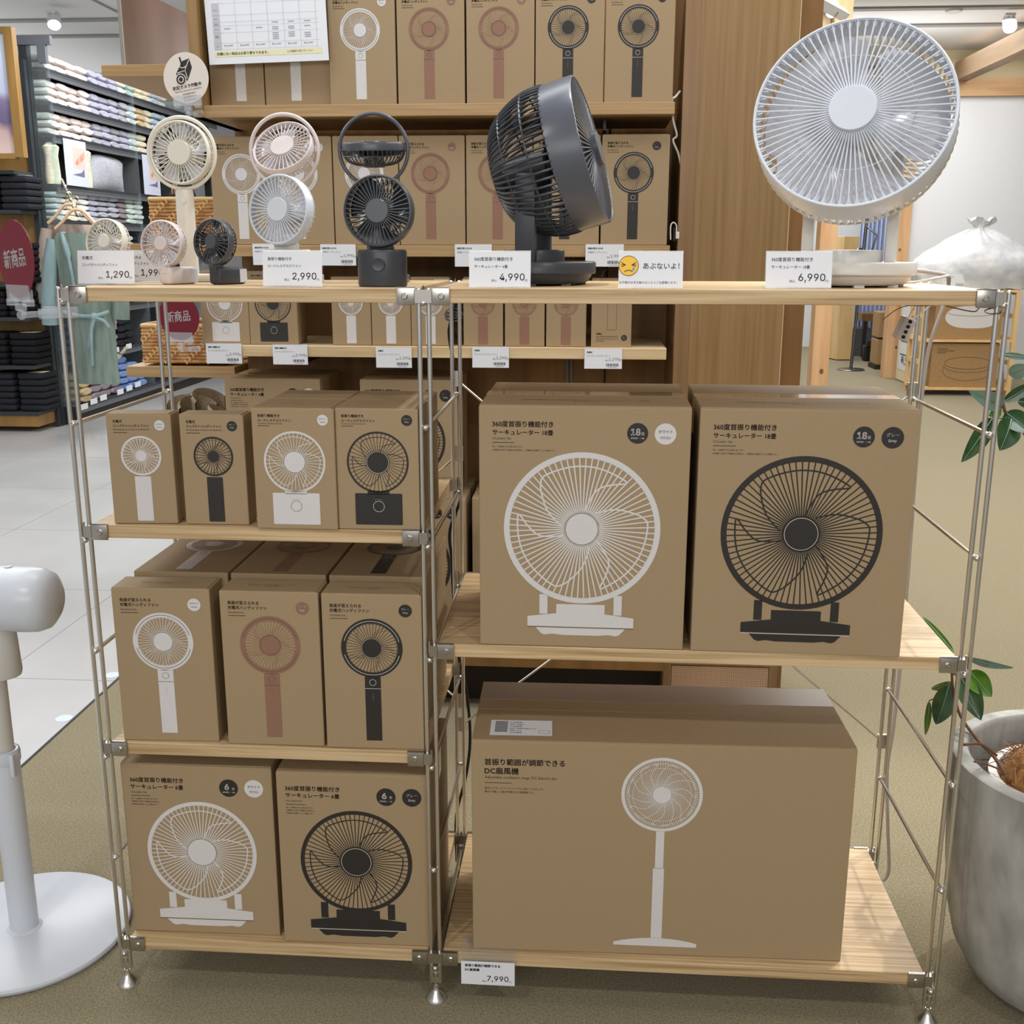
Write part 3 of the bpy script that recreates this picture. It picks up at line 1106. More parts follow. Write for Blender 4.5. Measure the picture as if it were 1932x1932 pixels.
price_stand('price stand reading 1,290 yen at left end of top board', 140, 466, 254, 531, .085, [('充電式', .19), ('コンパクトハンディファン', .62)], '1,290')
price_stand('price stand reading 2,990 yen in front of white desk fan', 492, 470, 608, 537, .02, [('首振り機能付き', .40), ('コードレスデスクファン', .56)], '2,990')
price_stand('price stand reading 4,990 yen beside the dark circulator', 884, 475, 1001, 543, .012, [('360度首振り機能付き', .62), ('サーキュレーター 6畳', .54)], '4,990')
price_stand('price stand reading 6,990 yen in front of white circulator', 1447, 475, 1569, 543, .02, [('360度首振り機能付き', .62), ('サーキュレーター 18畳', .58)], '6,990')
price_stand('price stand half hidden behind the pink compact fan', 209, 461, 318, 526, .215, [('角度が変えられる', .42), ('充電式ハンディファン', .56)], '1,990')
t, Mt, wd, ht = price_stand('warning stand with yellow crying face beside dark circulator', 1168, 475, 1288, 544, .012, [], None)
m = MB(Mt @ FRONT)
m.text('あぶないよ！', wd*.38, ht*.52, wd*.56, bold=.006)
m.text('お子様がお手を触れないようご注意願います。', wd*.012, ht*.13, wd*.9)
m.build('warning_print', 'ink_text', t)
fc = MB(Mt @ FRONT @ T(0, 0, .0003)).disc(wd*.155, ht*.60, wd*.155, 0, 48).build('face_print', 'face_yellow', t)
m = MB(Mt @ FRONT @ T(0, 0, .0006))
u, v, r = wd*.155, ht*.60, wd*.155
m.ring(u, v, r*.95, r, n=48)
for s in (-1, 1):
    m.stroke([(u+s*r*.72, v+r*.32), (u+s*r*.30, v+r*.08), (u+s*r*.72, v-r*.08)], r*.09)
    m.stroke([(u+s*r*.72, v+r*.12), (u+s*r*.30, v+r*.08)], r*.07)
m.stroke([(u-r*.42, v-r*.58), (u-r*.2, v-r*.47), (u, v-r*.44), (u+r*.2, v-r*.47), (u+r*.42, v-r*.58)], r*.08)
m.build('face_lines', 'ink_brown', fc)
MB(Mt @ FRONT @ T(0, 0, .0007)).poly([(u+r*.50, v-r*.1), (u+r*.62, v-r*.34), (u+r*.54, v-r*.46), (u+r*.42, v-r*.46), (u+r*.36, v-r*.34)]).build('tear_print', 'tear_blue', fc)

# price card hung on the lowest right board
p = at(870, 1813, -.016)
t = thing('price_card', 'price card reading 7,990 yen hung on lowest right board edge', 'price sign', (p.x, -.016, p.z))
wd, ht = .0955, .0465
MB().box(0, wd, 0, .0006, -ht, 0).build('card', 'paper', t)
MB().box(-.001, wd+.001, .0008, .0014, -ht-.001, .002).box(-.001, wd+.001, .0008, .05, .0112, .0122).box(-.001, wd+.001, .0008, .0014, .0, .0122).build('clear_sleeve', 'sheer_plastic', t)
m = MB(FRONT @ T(0, 0, .0005))
m.text('首振り範囲が調節できる', wd*.07, -ht*.22, wd*.66, bold=.02)
m.text('DC扇風機', wd*.07, -ht*.41, wd*.27, bold=.02)
m.text('7,990', wd*.885, -ht*.87, wd*.40, bold=.004, align='r')
m.text('税込', wd*.475, -ht*.87, wd*.08, align='r')
m.text('円', wd*.9, -ht*.87, wd*.035)
m.build('card_print', 'ink_text', t)


# ------------------------------------------------------------------ round red signs and camera sign in clear clips
def clip_sign(label, px, py, Y, R, yaw, face, text, clip_to, cam_icon=False):
    p = at(px, py, Y)
    t = thing('clip_sign', label, 'sign', (p.x, Y, p.z), rz=yaw)
    m = MB(AXIS((0, 0, 0), (0, -1, 0)))
    m.lathe([(R, -.0006), (R, .0006)], 64)
    d = m.build('sign_disc', face, t)
    bpy.context.view_layer.update()
    inv = t.matrix_world.inverted()
    e = inv @ Vector(clip_to)
    c = MB()
    zb = -R*.93
    c.box(-R*.62, R*.62, -.0035, -.0012, zb-.010, zb+.016)
    c.box(-R*.62, R*.62, .0012, .0035, zb-.010, zb+.010)
    for s in (-1, 1):
        c.box(s*R*.45-.007, s*R*.45+.007, -.007, .007, zb-.016, zb-.006, .001)
    c.box(-.009, .009, -.006, .006, zb-.024, zb-.012, .002)
    c.ball((0, 0, zb-.03), .0075, 8)
    c.tube([(0, 0, zb-.03), (e.x*.55, e.y*.55, (zb-.03)*.45+e.z*.55)], .005, 8)
    c.tube([(e.x*.45, e.y*.45, (zb-.03)*.55+e.z*.45), tuple(e)], .008, 8)
    c.build('clear_clip', 'clip_clear', t)
    f = MB(FRONT @ T(0, 0, .0009))
    text(f, R)
    f.build('sign_lettering', 'ink_white' if face == 'sign_red' else 'ink_black', d)
    return t


def red_text(f, R):
    g = MB(f.M @ RZ(5))
    g.text('新商品', -R*.05, -R*.2, R*1.2, R*.46, bold=.014, align='c')
    f.v += g.v
    f.f += g.f


cl = clip_sign('red oval sign reading new product clipped to left front post', 30, 489, -.035, .059, -37, 'sign_red', red_text, (-.004, -.012, 1.225))
t = cl
bpy.context.view_layer.update()
cl2 = MB(t.matrix_world.inverted() @ T(.004, -.006, 1.226)).box(-.034, .022, -.009, .004, -.009, .009, .003).build('clip_jaw', 'clip_clear', t)
clip_sign('red round sign reading new product clipped to pine shelf', 338, 598, 1.19, .061, -12, 'sign_red', red_text, (-.235, 1.235, 1.055))


def cam_text(f, R):
    g = MB(f.M @ RZ(9))
    g.text('防犯カメラ作動中', -.02*R, -R*.40, R*1.28, bold=.02, align='c')
    g.text('Security camera in operation', 0, -R*.53, R*1.2, align='c')
    for k, s in enumerate(('監視装置作動中', '監控録像進行中', '감시카메라 작동 중')):
        g.text(s, 0, -R*(.66+.12*k), R*.56, align='c')
    f.v += g.v
    f.f += g.f
    q = lambda *a: [(R*x, R*y) for x, y in a]
    f.poly(q((-.42, .18), (-.38, .0), (-.05, -.1), (.08, -.10), (.30, .40), (.19, .75), (-.11, .66)))
    f.stroke(q((-.23, .81), (-.14, .5)), R*.075)


cs = clip_sign('cream round security camera sign in clear clip on upper wood shelf', 351, 147, 1.20, .0615, -6, 'sign_cream', cam_text, (-.19, 1.245, 1.665), True)
R = .0615
g = MB(FRONT @ T(0, 0, .0013))
q = lambda *a: [(R*x, R*y) for x, y in a]
g.stroke(q((-.37, .19), (-.01, .29), (.07, -.04)), R*.035)
g.stroke(q((-.01, .33), (.18, .7)), R*.035)
g.stroke([(R*(-.12+.13*math.cos(a*.3)), R*(.47+.075*math.sin(a*.3))) for a in range(9, 22)], R*.03)
g.disc(-R*.22, -R*.06, R*.235, 0, 32)
dd = g.build('icon_lines', 'sign_cream', cs)
g = MB(FRONT @ T(0, 0, .0017))
g.ring(-R*.22, -R*.06, R*.135, R*.2, n=32)
g.disc(-R*.22, -R*.06, R*.09, 0, 24)
g.build('lens_icon', 'ink_black', dd)

# ------------------------------------------------------------------ white pedestal fan at the left
t = thing('pedestal_fan', 'white pedestal fan on round base at left of the shelves, head facing left', 'fan', (-.267, .133, 0))
MB().lathe([(.192, 0), (.198, .002), (.2, .008), (.198, .0125), (.195, .0138), (1e-5, .015)], 72).box(-.02, -.014, -.2005, -.198, .004, .009).build('base', 'plastic_white', t, True)
MB(T(0, 0, 0)).lathe([(.034, .0145), (.031, .017), (.0268, .0185), (.0265, .39), (.0258, .397), (.021, .398)], 40, cap=False).build('outer_pole', 'plastic_white', t, True)
MB().lathe([(.0195, .36), (.0195, .56), (1e-5, .56)], 36).build('inner_pole', 'plastic_white_warm', t, True)
m = MB().lathe([(.0275, .372), (.029, .376), (.029, .392), (.0275, .397)], 36, cap=False)
m.build('height_collar', 'plastic_white', t, True)
MB(T(.022, -.022, 0)).box(.0, .009, -.004, .004, .352, .397, .003).build('collar_lever', 'plastic_white', t, True)
m = MB(T(.006, 0, .545)).lathe([(.030, 0), (.043, .004), (.045, .012), (.041, .105), (.036, .112)], 40, sy=.85)
m.build('tilt_joint', 'plastic_white_warm', t, True)
M = AXIS((.02, 0, .7), (1, 0, -.02))
MB(M).lathe([(.06, -.30), (.0605, -.28), (.0605, .06), (.0585, .085), (.052, .102), (.036, .113), (1e-5, .116)], 56).build('motor_housing', 'plastic_white', t, True)
for k in range(4):
    m = MB(T(.05-.035*k, 0, .7602))
    m.lathe([(.0075, 0), (.0075, .0012), (.006, .0018), (1e-5, .0014)], 20)
    m.build('touch_button', 'plastic_white', t, True)
fan_head(t, AXIS((-.40, 0, .71), (-1, 0, .02)), .17, .035, 90, [(.168, -.03), (.166, -.05), (.14, -.08), (.1, -.1), (.06, -.105)], PAL['white'], .0011, .006, .03, 72, 7, rings=(1, 2), bz=(-.02, -.06))

# ------------------------------------------------------------------ concrete planter with rubber plant
PX, PY = 1.7224, .1157
t = thing('planter', 'round concrete planter with coir mulch and a leafy rubber plant on the carpet', 'planter', (PX, PY, 0))
MB().lathe([(.10, 0), (.128, .004), (.168, .035), (.196, .085), (.212, .15), (.221, .23), (.228, .34), (.2303, .44), (.2296, .449), (.226, .452), (.204, .452), (.201, .449), (.2, .44), (.19, .30), (.17, .18), (1e-5, .18)], 96).build('concrete_shell', 'concrete', t, True)
MB(T(-.012, -.002, 0)).lathe([(.115, .181), (.146, .40), (.154, .405), (.154, .415), (.140, .415), (.137, .40), (.12, .33), (1e-5, .33)], 64).build('nursery_pot', 'pot_plastic', t, True)
m = MB(T(-.012, -.002, 0))
rc = random.Random(3)
m.lathe([(.136, .37), (.125, .425), (.09, .462), (.04, .475), (1e-5, .478)], 28)
co = MB(T(-.012, -.002, 0))
for k in range(900):
    a, r = rc.uniform(0, 6.283), .145*math.sqrt(rc.random())
    z = .475-.095*(r/.136)**2.2+rc.uniform(-.004, .012)
    b, l = rc.uniform(0, 6.283), rc.uniform(.02, .055)
    x, y = r*math.cos(a), r*math.sin(a)
    q = [(x, y, z), (x+l*.5*math.cos(b), y+l*.5*math.sin(b), z+rc.uniform(.0, .018)), (x+l*math.cos(b+.7), y+l*math.sin(b+.7), z+rc.uniform(-.008, .018))]
    co.tube(q, .0009, 3, cap=False)
m.build('mulch', 'coir', t, True)
cf = co.build('coir_fibre', 'coir', t)
cf['kind'] = 'stuff'


def leaf(t, m_, b, tip, w_, droop=.15, side=(0, -1, 0)):
    b, tip = Vector(b), Vector(tip)
    ax = tip-b
    L = ax.length
    ax.normalize()
    sd = ax.cross(Vector(side)).normalized()
    nn = sd.cross(ax).normalized()
    vs, fs = [], []
    N = 12
    for i in range(N+1):
        f = i/N
        hw = w_*.5*(math.sin(math.pi*min(1, f**.85))**.75)*(1-.12*f)+.0004
        c = b+ax*(L*f)+nn*(droop*L*(f*(1-f)))
        for s, dz in ((-1, .22), (-.5, .06), (0, -.05), (.5, .06), (1, .22)):
            vs.append(c+sd*hw*s+nn*hw*dz)
    for i in range(N):
        for j in range(4):
            k = i*5+j
            fs.append((k, k+1, k+6, k+5))
    b_ = len(vs)
    vs += [v-nn*.0006 for v in vs]
    fs += [tuple(b_+i for i in reversed(f)) for f in fs]
    m = MB(t.matrix_world.inverted())
    m.add(vs, fs)
    lf = m.build('leaf', m_, t, True)
    mr = MB(t.matrix_world.inverted())
    mr.tube([b+ax*(L*f/8)+nn*(droop*L*(f/8*(1-f/8))+.0007) for f in range(9)], [.0012*(1-f/11) for f in range(9)], 5)
    mr.build('midrib', 'leaf_pale', lf)
    return lf


bpy.context.view_layer.update()
LV = [('leaf_pale', (1893, 766), (1828, 738), .30, .26, .034, .5), ('leaf_bright', (1889, 770), (1866, 784), .30, .27, .024, .1), ('leaf_dark', (1872, 789), (1814, 872), .30, .24, .036, .1),
      ('leaf_dark', (1908, 791), (1886, 850), .28, .24, .048, .2), ('leaf_dark', (1897, 778), (1946, 818), .30, .24, .04, .1), ('leaf_dark', (1893, 758), (1950, 722), .30, .30, .022, .1),
      ('leaf_pale', (1903, 706), (1945, 690), .32, .30, .030, .3), ('leaf_pale', (1893, 669), (1948, 676), .34, .30, .012, .1), ('leaf_dark', (1920, 757), (1960, 762), .3, .3, .02, .1),
      ('leaf_bright', (1800, 1231), (1742, 1164), .27, .38, .013, .1), ('leaf_pale', (1826, 1242), (1912, 1260), .27, .20, .015, .25), ('leaf_bright', (1828, 1266), (1871, 1315), .27, .23, .042, .3),
      ('leaf_dark', (1812, 1276), (1851, 1359), .27, .21, .044, .15), ('leaf_bright', (1793, 1286), (1758, 1301), .28, .33, .025, .15), ('leaf_dark', (1790, 1292), (1766, 1367), .28, .27, .048, .15),
      ('leaf_bright', (1753, 1322), (1746, 1387), .30, .34, .013, .1)]
for k_, (px_, py_) in enumerate(((1950, 850), (1968, 905), (1980, 960), (1988, 1030), (1990, 1110), (1990, 1190))):
    LV.append((('leaf_dark', 'leaf_bright', 'leaf_pale')[k_ % 3], (px_, py_), (px_+62, py_-34+26*(k_ % 3)), .27-.02*k_, .20-.02*k_, .04, .15))
for mm, b, tp, y0, y1, wd, dr in LV:
    leaf(t, mm, at(b[0], b[1], y0), at(tp[0], tp[1], y1), wd, dr)
inv = t.matrix_world.inverted()
st = [at(x, y, Y) for x, y, Y in ((1796, 1240, .28), (1796, 1272, .28), (1799, 1305, .275), (1812, 1350, .25), (1843, 1394, .2), (1875, 1427, .15), (1893, 1456, .12), (1902, 1478, .11))]
m = MB(inv)
m.tube(smooth_path(st, 4), [.0022+.0016*i/28 for i in range(29)], 7)
m.tube(smooth_path([at(1819, 1405, .05), at(1850, 1404, .08), at(1880, 1425, .11)], 4), .0025, 6)
m.tube(smooth_path([at(1838, 1437, .04), at(1870, 1445, .09), at(1893, 1456, .11)], 4), .0017, 6)
st2 = [at(1902, 1478, .11)+Vector((.03, .02, 0)), at(1990, 1250, .16), at(1985, 1000, .24), at(1940, 830, .3), at(1905, 790, .3), at(1893, 762, .3), at(1892, 700, .33), at(1888, 660, .34)]
m.tube(smooth_path(st2, 5), [.0055-.004*i/35 for i in range(36)], 7)
for b, e in (((1893, 766, .3), (1889, 770, .3)), ((1905, 790, .3), (1872, 789, .3)), ((1799, 1305, .275), (1790, 1294, .28)), ((1796, 1272, .28), (1812, 1276, .27)), ((1796, 1272, .28), (1828, 1264, .27)), ((1796, 1240, .28), (1826, 1242, .27)), ((1799, 1305, .275), (1753, 1322, .30))):
    m.tube([at(*b), at(*e)], .0012, 5)
m.build('stem', 'stem', t, True)

# ------------------------------------------------------------------ cables
def cable(name, label, cat, pts, r, mt, ext=None):
    m = MB()
    m.tube(smooth_path(pts, 6), r, 8)
    o = m.build(name, mt, None, True)
    tag(o, label, cat)
    return o


yb = D+.022
cable('power_cable', 'black cable hanging down behind the middle post of the steel shelves', 'cable',
      [at(862, 570, yb), at(851, 605, yb), at(848, 639, yb), at(864, 727, yb), at(871, 820, yb), at(872, 927, yb), at(849, 1000, yb), at(853, 1060, yb), at(855, 1115, yb), at(866, 1240, yb), at(879, 1298, yb), at(887, 1385, yb), at(880, 1460, yb), at(861, 1540, yb), at(862, 1625, yb)], .0032, 'black_rubber')
yc = D+.02
cable('power_cable', 'grey flat cable hanging behind the right back post of the steel shelves', 'cable',
      [at(1812, 512, .30)+Vector((-.10, 0, .004)), at(1780, 518, .36), at(1790, 532, D+.012), at(1783, 568, yc), at(1775, 590, yc), at(1752, 660, yc), at(1738, 760, yc), at(1725, 920, yc), at(1715, 1060, yc), at(1700, 1240, yc), at(1686, 1370, yc), at(1674, 1450, yc), at(1675, 1560, yc), at(1677, 1640, yc), at(1666, 1662, yc)], .0036, 'cable_grey')
cable('fan_cord', 'white cord running from the white circulator across the top board', 'cable',
      [Vector((1.33, .27, ST+.0022)), Vector((1.38, .30, ST+.0022)), Vector((1.405, .32, ST+.0022)), at(1790, 520, .345)+Vector((0, 0, .0)), ], .0022, 'cable_white')
wp = [at(1665, 604, .37), at(1690, 585, .34), at(1712, 577, .30), at(1745, 577, .2), at(1775, 575, .12), at(1800, 581, .05), at(1838, 588, .01), at(1850, 580, .005), at(1880, 583, .0), at(1888, 590, -.004), at(1868, 592, -.006), at(1858, 586, -.004), at(1878, 580, -.003)]
cable('twist_wire', 'thin metal wire looped around right post under the top board', 'wire', wp, .0009, 'chrome_dark')
m = MB()
for k in range(5):
    c = at(856, 588+3*k, D+.02)
    m.tube([(c.x+(.014+.002*(k % 3))*math.cos(a*.5236), c.y-.004*k*.3, c.z+(.006+.003*(k % 2))*math.sin(a*.5236)) for a in range(12)], .0011, 5, True)
tag(m.build('wire_coil', 'chrome_dark', None, True), 'tangled metal wire coil tied to the middle back post', 'wire')
# power strip hanging under the board
c = at(1706, 620, .37)
t = thing('power_strip', 'cream power strip with four dark sockets hanging under the top right board', 'power strip', M=T(*c) @ RY(20) @ RZ(20))
MB().box(-.014, .014, -.008, .008, -.021, .021, .003).build('casing', 'plastic_pink', t)
m = MB(FRONT @ T(0, 0, .0084))
for k in range(4):
    m.disc(0, -.0145+k*.0098, .0042, 0, 20, .0032)
m.build('socket', 'black_rubber', t)
m = MB()
m.tube([(-.002, 0, .02), (0, 0, .04), (.012, .0, .068)], .001, 6)
m.tube([(.006, 0, .02), (.02, 0, .035), (.036, 0, .062)], .001, 6)
m.build('hanging_wire', 'cable_white', t)

# ------------------------------------------------------------------ oak display fixture behind
YF = 1.25
fx = thing('display_fixture', 'tall oak display fixture with shelves of fan boxes behind the steel shelving', 'display fixture', (0, 0, 0))
MB().box(-.225, 1.06, 1.62, 1.65, 0, 3.0).build('back_panel', 'walnut_back', fx)
MB().box(-.214, -.186, YF-.005, 1.62, 1.655, 2.6).build('side_panel', 'oak_upright', fx)
pil = MB().box(1.098, 1.342, 1.28, 1.66, .0, 3.0).build('pillar', 'oak_upright', fx)
MB().box(1.0575, 1.098, 1.281, 1.66, .0, 3.0).build('pillar_trim', 'oak_trim', fx)
MB().box(1.3415, 1.3435, 1.279, 1.661, 0, 3.0).build('pillar_edge', 'kraft_edge', pil)
a, b = at(1266, 1250, 1.278), at(1449, 1300, 1.278)
MB().box(a.x, b.x, 1.2745, 1.2795, .04, .155, .004).build('cane_vent', 'cane_mesh', pil)
mt = MB()
x0, x1 = a.x-.022, b.x+.022
mt.box(x0, a.x, 1.272, 1.28, .0, .30).box(b.x, x1, 1.272, 1.28, .0, .30).box(a.x, b.x, 1.272, 1.28, .158, .30)
mt.build('vent_frame', 'oak_trim', pil)
for z, nm, mm, x1 in ((1.685, 'upper', 'oak_shelf', 1.036), (1.331, 'middle', 'oak_shelf', 1.036), (1.0635, 'lower', 'pine_shelf', 1.036)):
    MB().box(-.215, x1, YF, 1.60, z-.03, z, .0015).build('shelf', mm, fx)
    br = MB()
    for x in (.02, .86):
        br.box(x-.004, x+.004, YF+.08, 1.6, z-.06, z-.03)
    br.build('shelf_bracket', 'black_rubber', fx)
MB().box(-.225, 1.06, YF+.01, 1.62, .141, .232).build('base_deck', 'walnut_back', fx)
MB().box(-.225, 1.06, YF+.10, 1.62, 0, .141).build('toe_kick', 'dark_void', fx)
m = MB()
for px in (1070, 1078):
    p = at(px, 700, 1.618)
    m.box(p.x-.003, p.x+.003, 1.612, 1.62, .3, 2.4)
m.build('slotted_upright', 'fixture_grey', fx)
p = at(1141, 700, 1.618)
MB().box(p.x-.003, p.x+.003, 1.616, 1.62, .3, 2.4).build('panel_joint', 'dark_void', fx)

G2 = 'fan cartons on the oak fixture shelves'
KIND['hand']['w'] = .1745
cols = ['white', 'white', 'white', 'pink', 'pink', 'grey', 'grey']
ords = ['leftmost', 'second', 'third', 'fourth', 'fifth', 'sixth', 'rightmost']
up = [-.182, -.034, .1435, .3225, .502, .6795, .857]
for i in range(7):
    KIND['hand']['w'] = .145 if i == 0 else .1745
    carton('hand', cols[i], 'kraft box with %s handled fan print, %s on highest oak shelf' % ({'white': 'white', 'pink': 'brown-pink', 'grey': 'black'}[cols[i]], ords[i]), (up[i], 1.30 if i < 2 else 1.282, 1.685), 0, group=G2, tape=False)
mid = [-.189, -.034, .1435, .3205, .4985, .6755, .8545]
for i in range(7):
    if i == 0:
        KIND['hand']['w'] = .154
    else:
        KIND['hand']['w'] = .1745
    carton('hand', cols[i], 'kraft box with %s handled fan print, %s on middle oak shelf' % ({'white': 'white', 'pink': 'brown-pink', 'grey': 'black'}[cols[i]], ords[i]), (mid[i], 1.282, 1.331), 0, group=G2, tape=False)
KIND['hand']['w'] = .1685
carton('desk', 'white', 'kraft box with white desk fan print, left end of pine shelf', (-.238, 1.275, 1.0635), 0, group=G2)
carton('desk', 'grey', 'kraft box with black desk fan print, second on pine shelf', (-.1035, 1.275, 1.0635), 2, group=G2)
KIND['comp']['w'] = .1075
for i, (x, c) in enumerate(((.127, 'white'), (.2365, 'white'), (.3455, 'white'), (.4885, 'pink'), (.601, 'pink'), (.713, 'pink'))):
    carton('comp', c, 'small kraft box with %s compact fan print, %s on pine shelf' % ('white' if c == 'white' else 'brown-pink', ('first of three white', 'second of three white', 'third of three white', 'first of three pink', 'second of three pink', 'third of three pink')[i]),
           (x, 1.275, 1.0635), 0, group=G2)
# the upside-down grey one: outline print, text at its foot
t = thing('carton', 'small kraft box with outlined handle and text at its foot, right end of pine shelf', 'box', (.8345, 1.275, 1.0635), group=G2)
MB().box(0, .1075, 0, .05, 0, .1828, .0016).build('carton_body', 'kraft', t)
F = FRONT @ T(0, 0, .0004)
m = MB(F)
for (a, b) in (((.043, .047), (.043, .15)), ((.067, .047), (.067, .15)), ((.043, .047), (.067, .047))):
    m.stroke([a, b], .0008)
m.ring(.055, .18, .030, .031)
m.build('fan_print', 'ink_soft', t)
m = MB(F)
m.text('充電式', .0135, .0335, .0152, bold=.016)
m.text('コンパクトハンディファン', .0135, .0262, .058, bold=.016)
m.text('Rechargeable Compact handheld fan', .0135, .0205, .0592)
m.rect(.0135, .0165, .036, .0175)
m.build('title_print', 'ink_brown', t)
bd = MB(F).disc(.0885, .0255, .008, 0, 32).build('badge_print', 'ink_black', t)
m = MB(F)
m.text('グレー', .0885, .026, .0095, w=.0004, align='c')
m.text('Grey', .0885, .0215, .006, w=.0004, align='c')
m.build('badge_lettering', 'ink_white', bd)

carton('6', 'white', 'circulator carton marked 6 with white badge, left on fixture base behind the steel shelves', (-.187, 1.28, .632), 0, group=G2)
carton('6', 'grey', 'circulator carton with black fan print, on fixture base behind the middle post', (.197, 1.28, .632), 0, group=G2)
carton('18', 'white', 'large circulator carton under the left one on the fixture base', (-.187, 1.28, .234), 0, group=G2)
carton('18', 'grey', 'large circulator carton marked 18 with black badge under the second one', (.155, 1.28, .234), 0, group=G2)
t18 = carton('18', 'grey', 'large circulator carton standing beside the fixture back, right of the middle post', (.505, 1.30, .234), 0, group=G2)

# shelf-edge price tags
def edge_tag(label, px0, py0, px1, py1, lines, price, Y=1.244):
    a, b = at(px0, py0, Y), at(px1, py1, Y)
    wd, ht = b.x-a.x, a.z-b.z
    t = thing('price_tag', label, 'price tag', (a.x, Y, b.z), group='white price tags on the fixture shelf edges')
    MB().box(0, wd, 0, .0008, 0, ht).build('card', 'paper', t)
    MB().box(-.001, wd+.001, .001, .0016, -.001, ht+.002).build('clear_sleeve', 'sheer_plastic', t)
    m = MB(FRONT @ T(0, 0, .0002))
    m.text(lines[0], wd*.06, ht*.78, wd*.05*len(lines[0])*.98, bold=.03)
    m.text(lines[1], wd*.06, ht*.60, wd*.052*len(lines[1]))
    m.text(price, wd*.93, ht*.38, wd*.27, align='r')
    m.text('税込', wd*.56, ht*.38, wd*.09)
    m.text('円', wd*.935, ht*.38, wd*.05)
    x = wd*.58
    k = 0
    while x < wd*.9:
        s = wd*(.008+.008*((k*7) % 3))
        m.rect(x, ht*.12, x+s, ht*.26)
        x += s+wd*(.009+.006*((k*5) % 2))
        k += 1
    m.rect(wd*.62, ht*.06, wd*.86, ht*.075)
    m.build('card_print', 'ink_text', t)


DK, HD, CP = ('首振り機能付き', 'コードレスデスクファン'), ('角度が変えられる', '充電式ハンディファン'), ('充電式', 'コンパクトハンディファン')
edge_tag('2,990 yen tag under the white desk fan box on pine shelf', 388, 648, 457, 686, DK, '2,990')
edge_tag('2,990 yen tag under the black desk fan box on pine shelf', 514, 650, 581, 688, DK, '2,990')
edge_tag('1,290 yen tag under the white compact boxes on pine shelf', 709, 655, 777, 694, CP, '1,290')
edge_tag('1,290 yen tag under the first pink compact box on pine shelf', 891, 654, 960, 694, CP, '1,290')
edge_tag('1,290 yen tag under the outlined box on pine shelf', 1103, 658, 1173, 696, CP, '1,290')
edge_tag('tag with ring mark left of the 2,990 yen stand on middle oak shelf', 476, 460, 544, 500, HD, '1,990')
edge_tag('1,990 yen tag left of the dark desk fan on middle oak shelf', 604, 461, 672, 501, HD, '1,990')
edge_tag('1,990 yen tag left of the dark circulator on middle oak shelf', 858, 461, 928, 503, HD, '1,990')
edge_tag('1,990 yen tag right of the dark circulator on middle oak shelf', 1105, 461, 1176, 503, HD, '1,990')

# comparison sheet taped in front of the highest boxes
YS = 1.262
a, b = at(388, 0, YS), at(621, 120, YS)
wd, z0 = b.x-a.x, b.z
ht = .235
t = thing('comparison_sheet', 'white comparison chart sheet hanging in front of the highest boxes', 'poster', M=T(a.x, YS, z0) @ RY(-1.5))
MB().box(0, wd, 0, .001, 0, ht).build('sheet', 'paper', t)
F = FRONT @ T(0, 0, .0004)
MB(F).rect(wd*.055, ht*.075, wd*.95, ht*.135).build('yellow_band', 'yellow_strip', t)
MB(F).rect(wd*.055, ht*.15, wd*.115, ht*.62).build('row_heads', 'paper_grey', t)
m = MB(F @ T(0, 0, .0003))
m.text('店舗にない商品はお取り寄せできます。', wd*.07, ht*.092, wd*.43, bold=.01)
m.text('Q 店舗受け取りサービス', wd*.66, ht*.095, wd*.21)
for k, s in enumerate(('4,990', '6,990', '7,990', '1,990', '1,290', '2,990')):
    m.text('税込%s円' % s, wd*(.175+.133*k), ht*.18, wd*.075, align='c')
m.build('sheet_print', 'ink_text', t)
m = MB(F @ T(0, 0, .0003))
for k in range(8):
    m.rect(wd*(.115+.133*k-.0008 if k else .115), ht*.15, wd*(.115+.133*k+.0008), ht*.92)
for v in (.15, .215, .32, .39, .43, .50, .62, .75, .9):
    m.rect(wd*.055, ht*v, wd*.93, ht*v+.0004)
for k, rows in ((0, (.36,)), (2, (.36,)), (3, (.36, .34, .30, .28, .26, .24, .41)), (4, (.36, .34, .30, .28, .26, .41)), (5, (.36, .29, .27, .25, .41))):
    for v in rows:
        m.rect(wd*(.148+.133*k), ht*v, wd*(.20+.133*k), ht*v+.0016)
for v in (.18, .27, .28, .29, .355, .40, .41, .46, .55):
    m.rect(wd*.068, ht*v, wd*.10, ht*v+.0014)
m.build('chart_lines', 'ink_faint', t)

# white tape and cord beside the fixture shelf ends
cable('ribbon', 'white ribbon cord hanging between the oak shelves and the pillar', 'cord',
      [at(1283, 172, 1.30), at(1275, 182, 1.29), at(1268, 190, 1.29), at(1270, 225, 1.30), at(1277, 255, 1.30), at(1270, 265, 1.30), at(1280, 290, 1.30), at(1286, 318, 1.30)], .0028, 'cable_white')
t = thing('power_plug', 'dark wall socket with cream plug and looped cord beside oak shelf end', 'socket', tuple(at(1274, 442, 1.29)))
MB().box(-.006, .008, 0, .02, -.018, .018, .002).build('socket_box', 'black_rubber', t)
MB().box(.001, .010, -.012, 0, -.012, .006, .002).build('plug', 'plastic_cream', t)
m = MB()
m.tube(smooth_path([(-.012, -.004, -.014), (-.013, -.004, .02), (-.006, -.004, .03), (.002, -.004, .022), (.003, -.006, .004)], 5), .0018, 6)
m.build('cord', 'cable_white', t, True)

# ------------------------------------------------------------------ side shelf with wicker baskets
ss = thing('side_shelf', 'oak side shelf boards jutting left of the fixture and carrying wicker baskets', 'shelf', (0, 0, 0))
for z in (1.826, 1.335, .976):
    MB().box(-.562, -.228, 1.5, 2.36, z-.032, z, .0015).build('shelf_board', 'oak_shelf', ss)
MB().box(-.34, -.228, 2.37, 2.39, 0, 1.9).build('back_panel', 'oak_upright', ss)


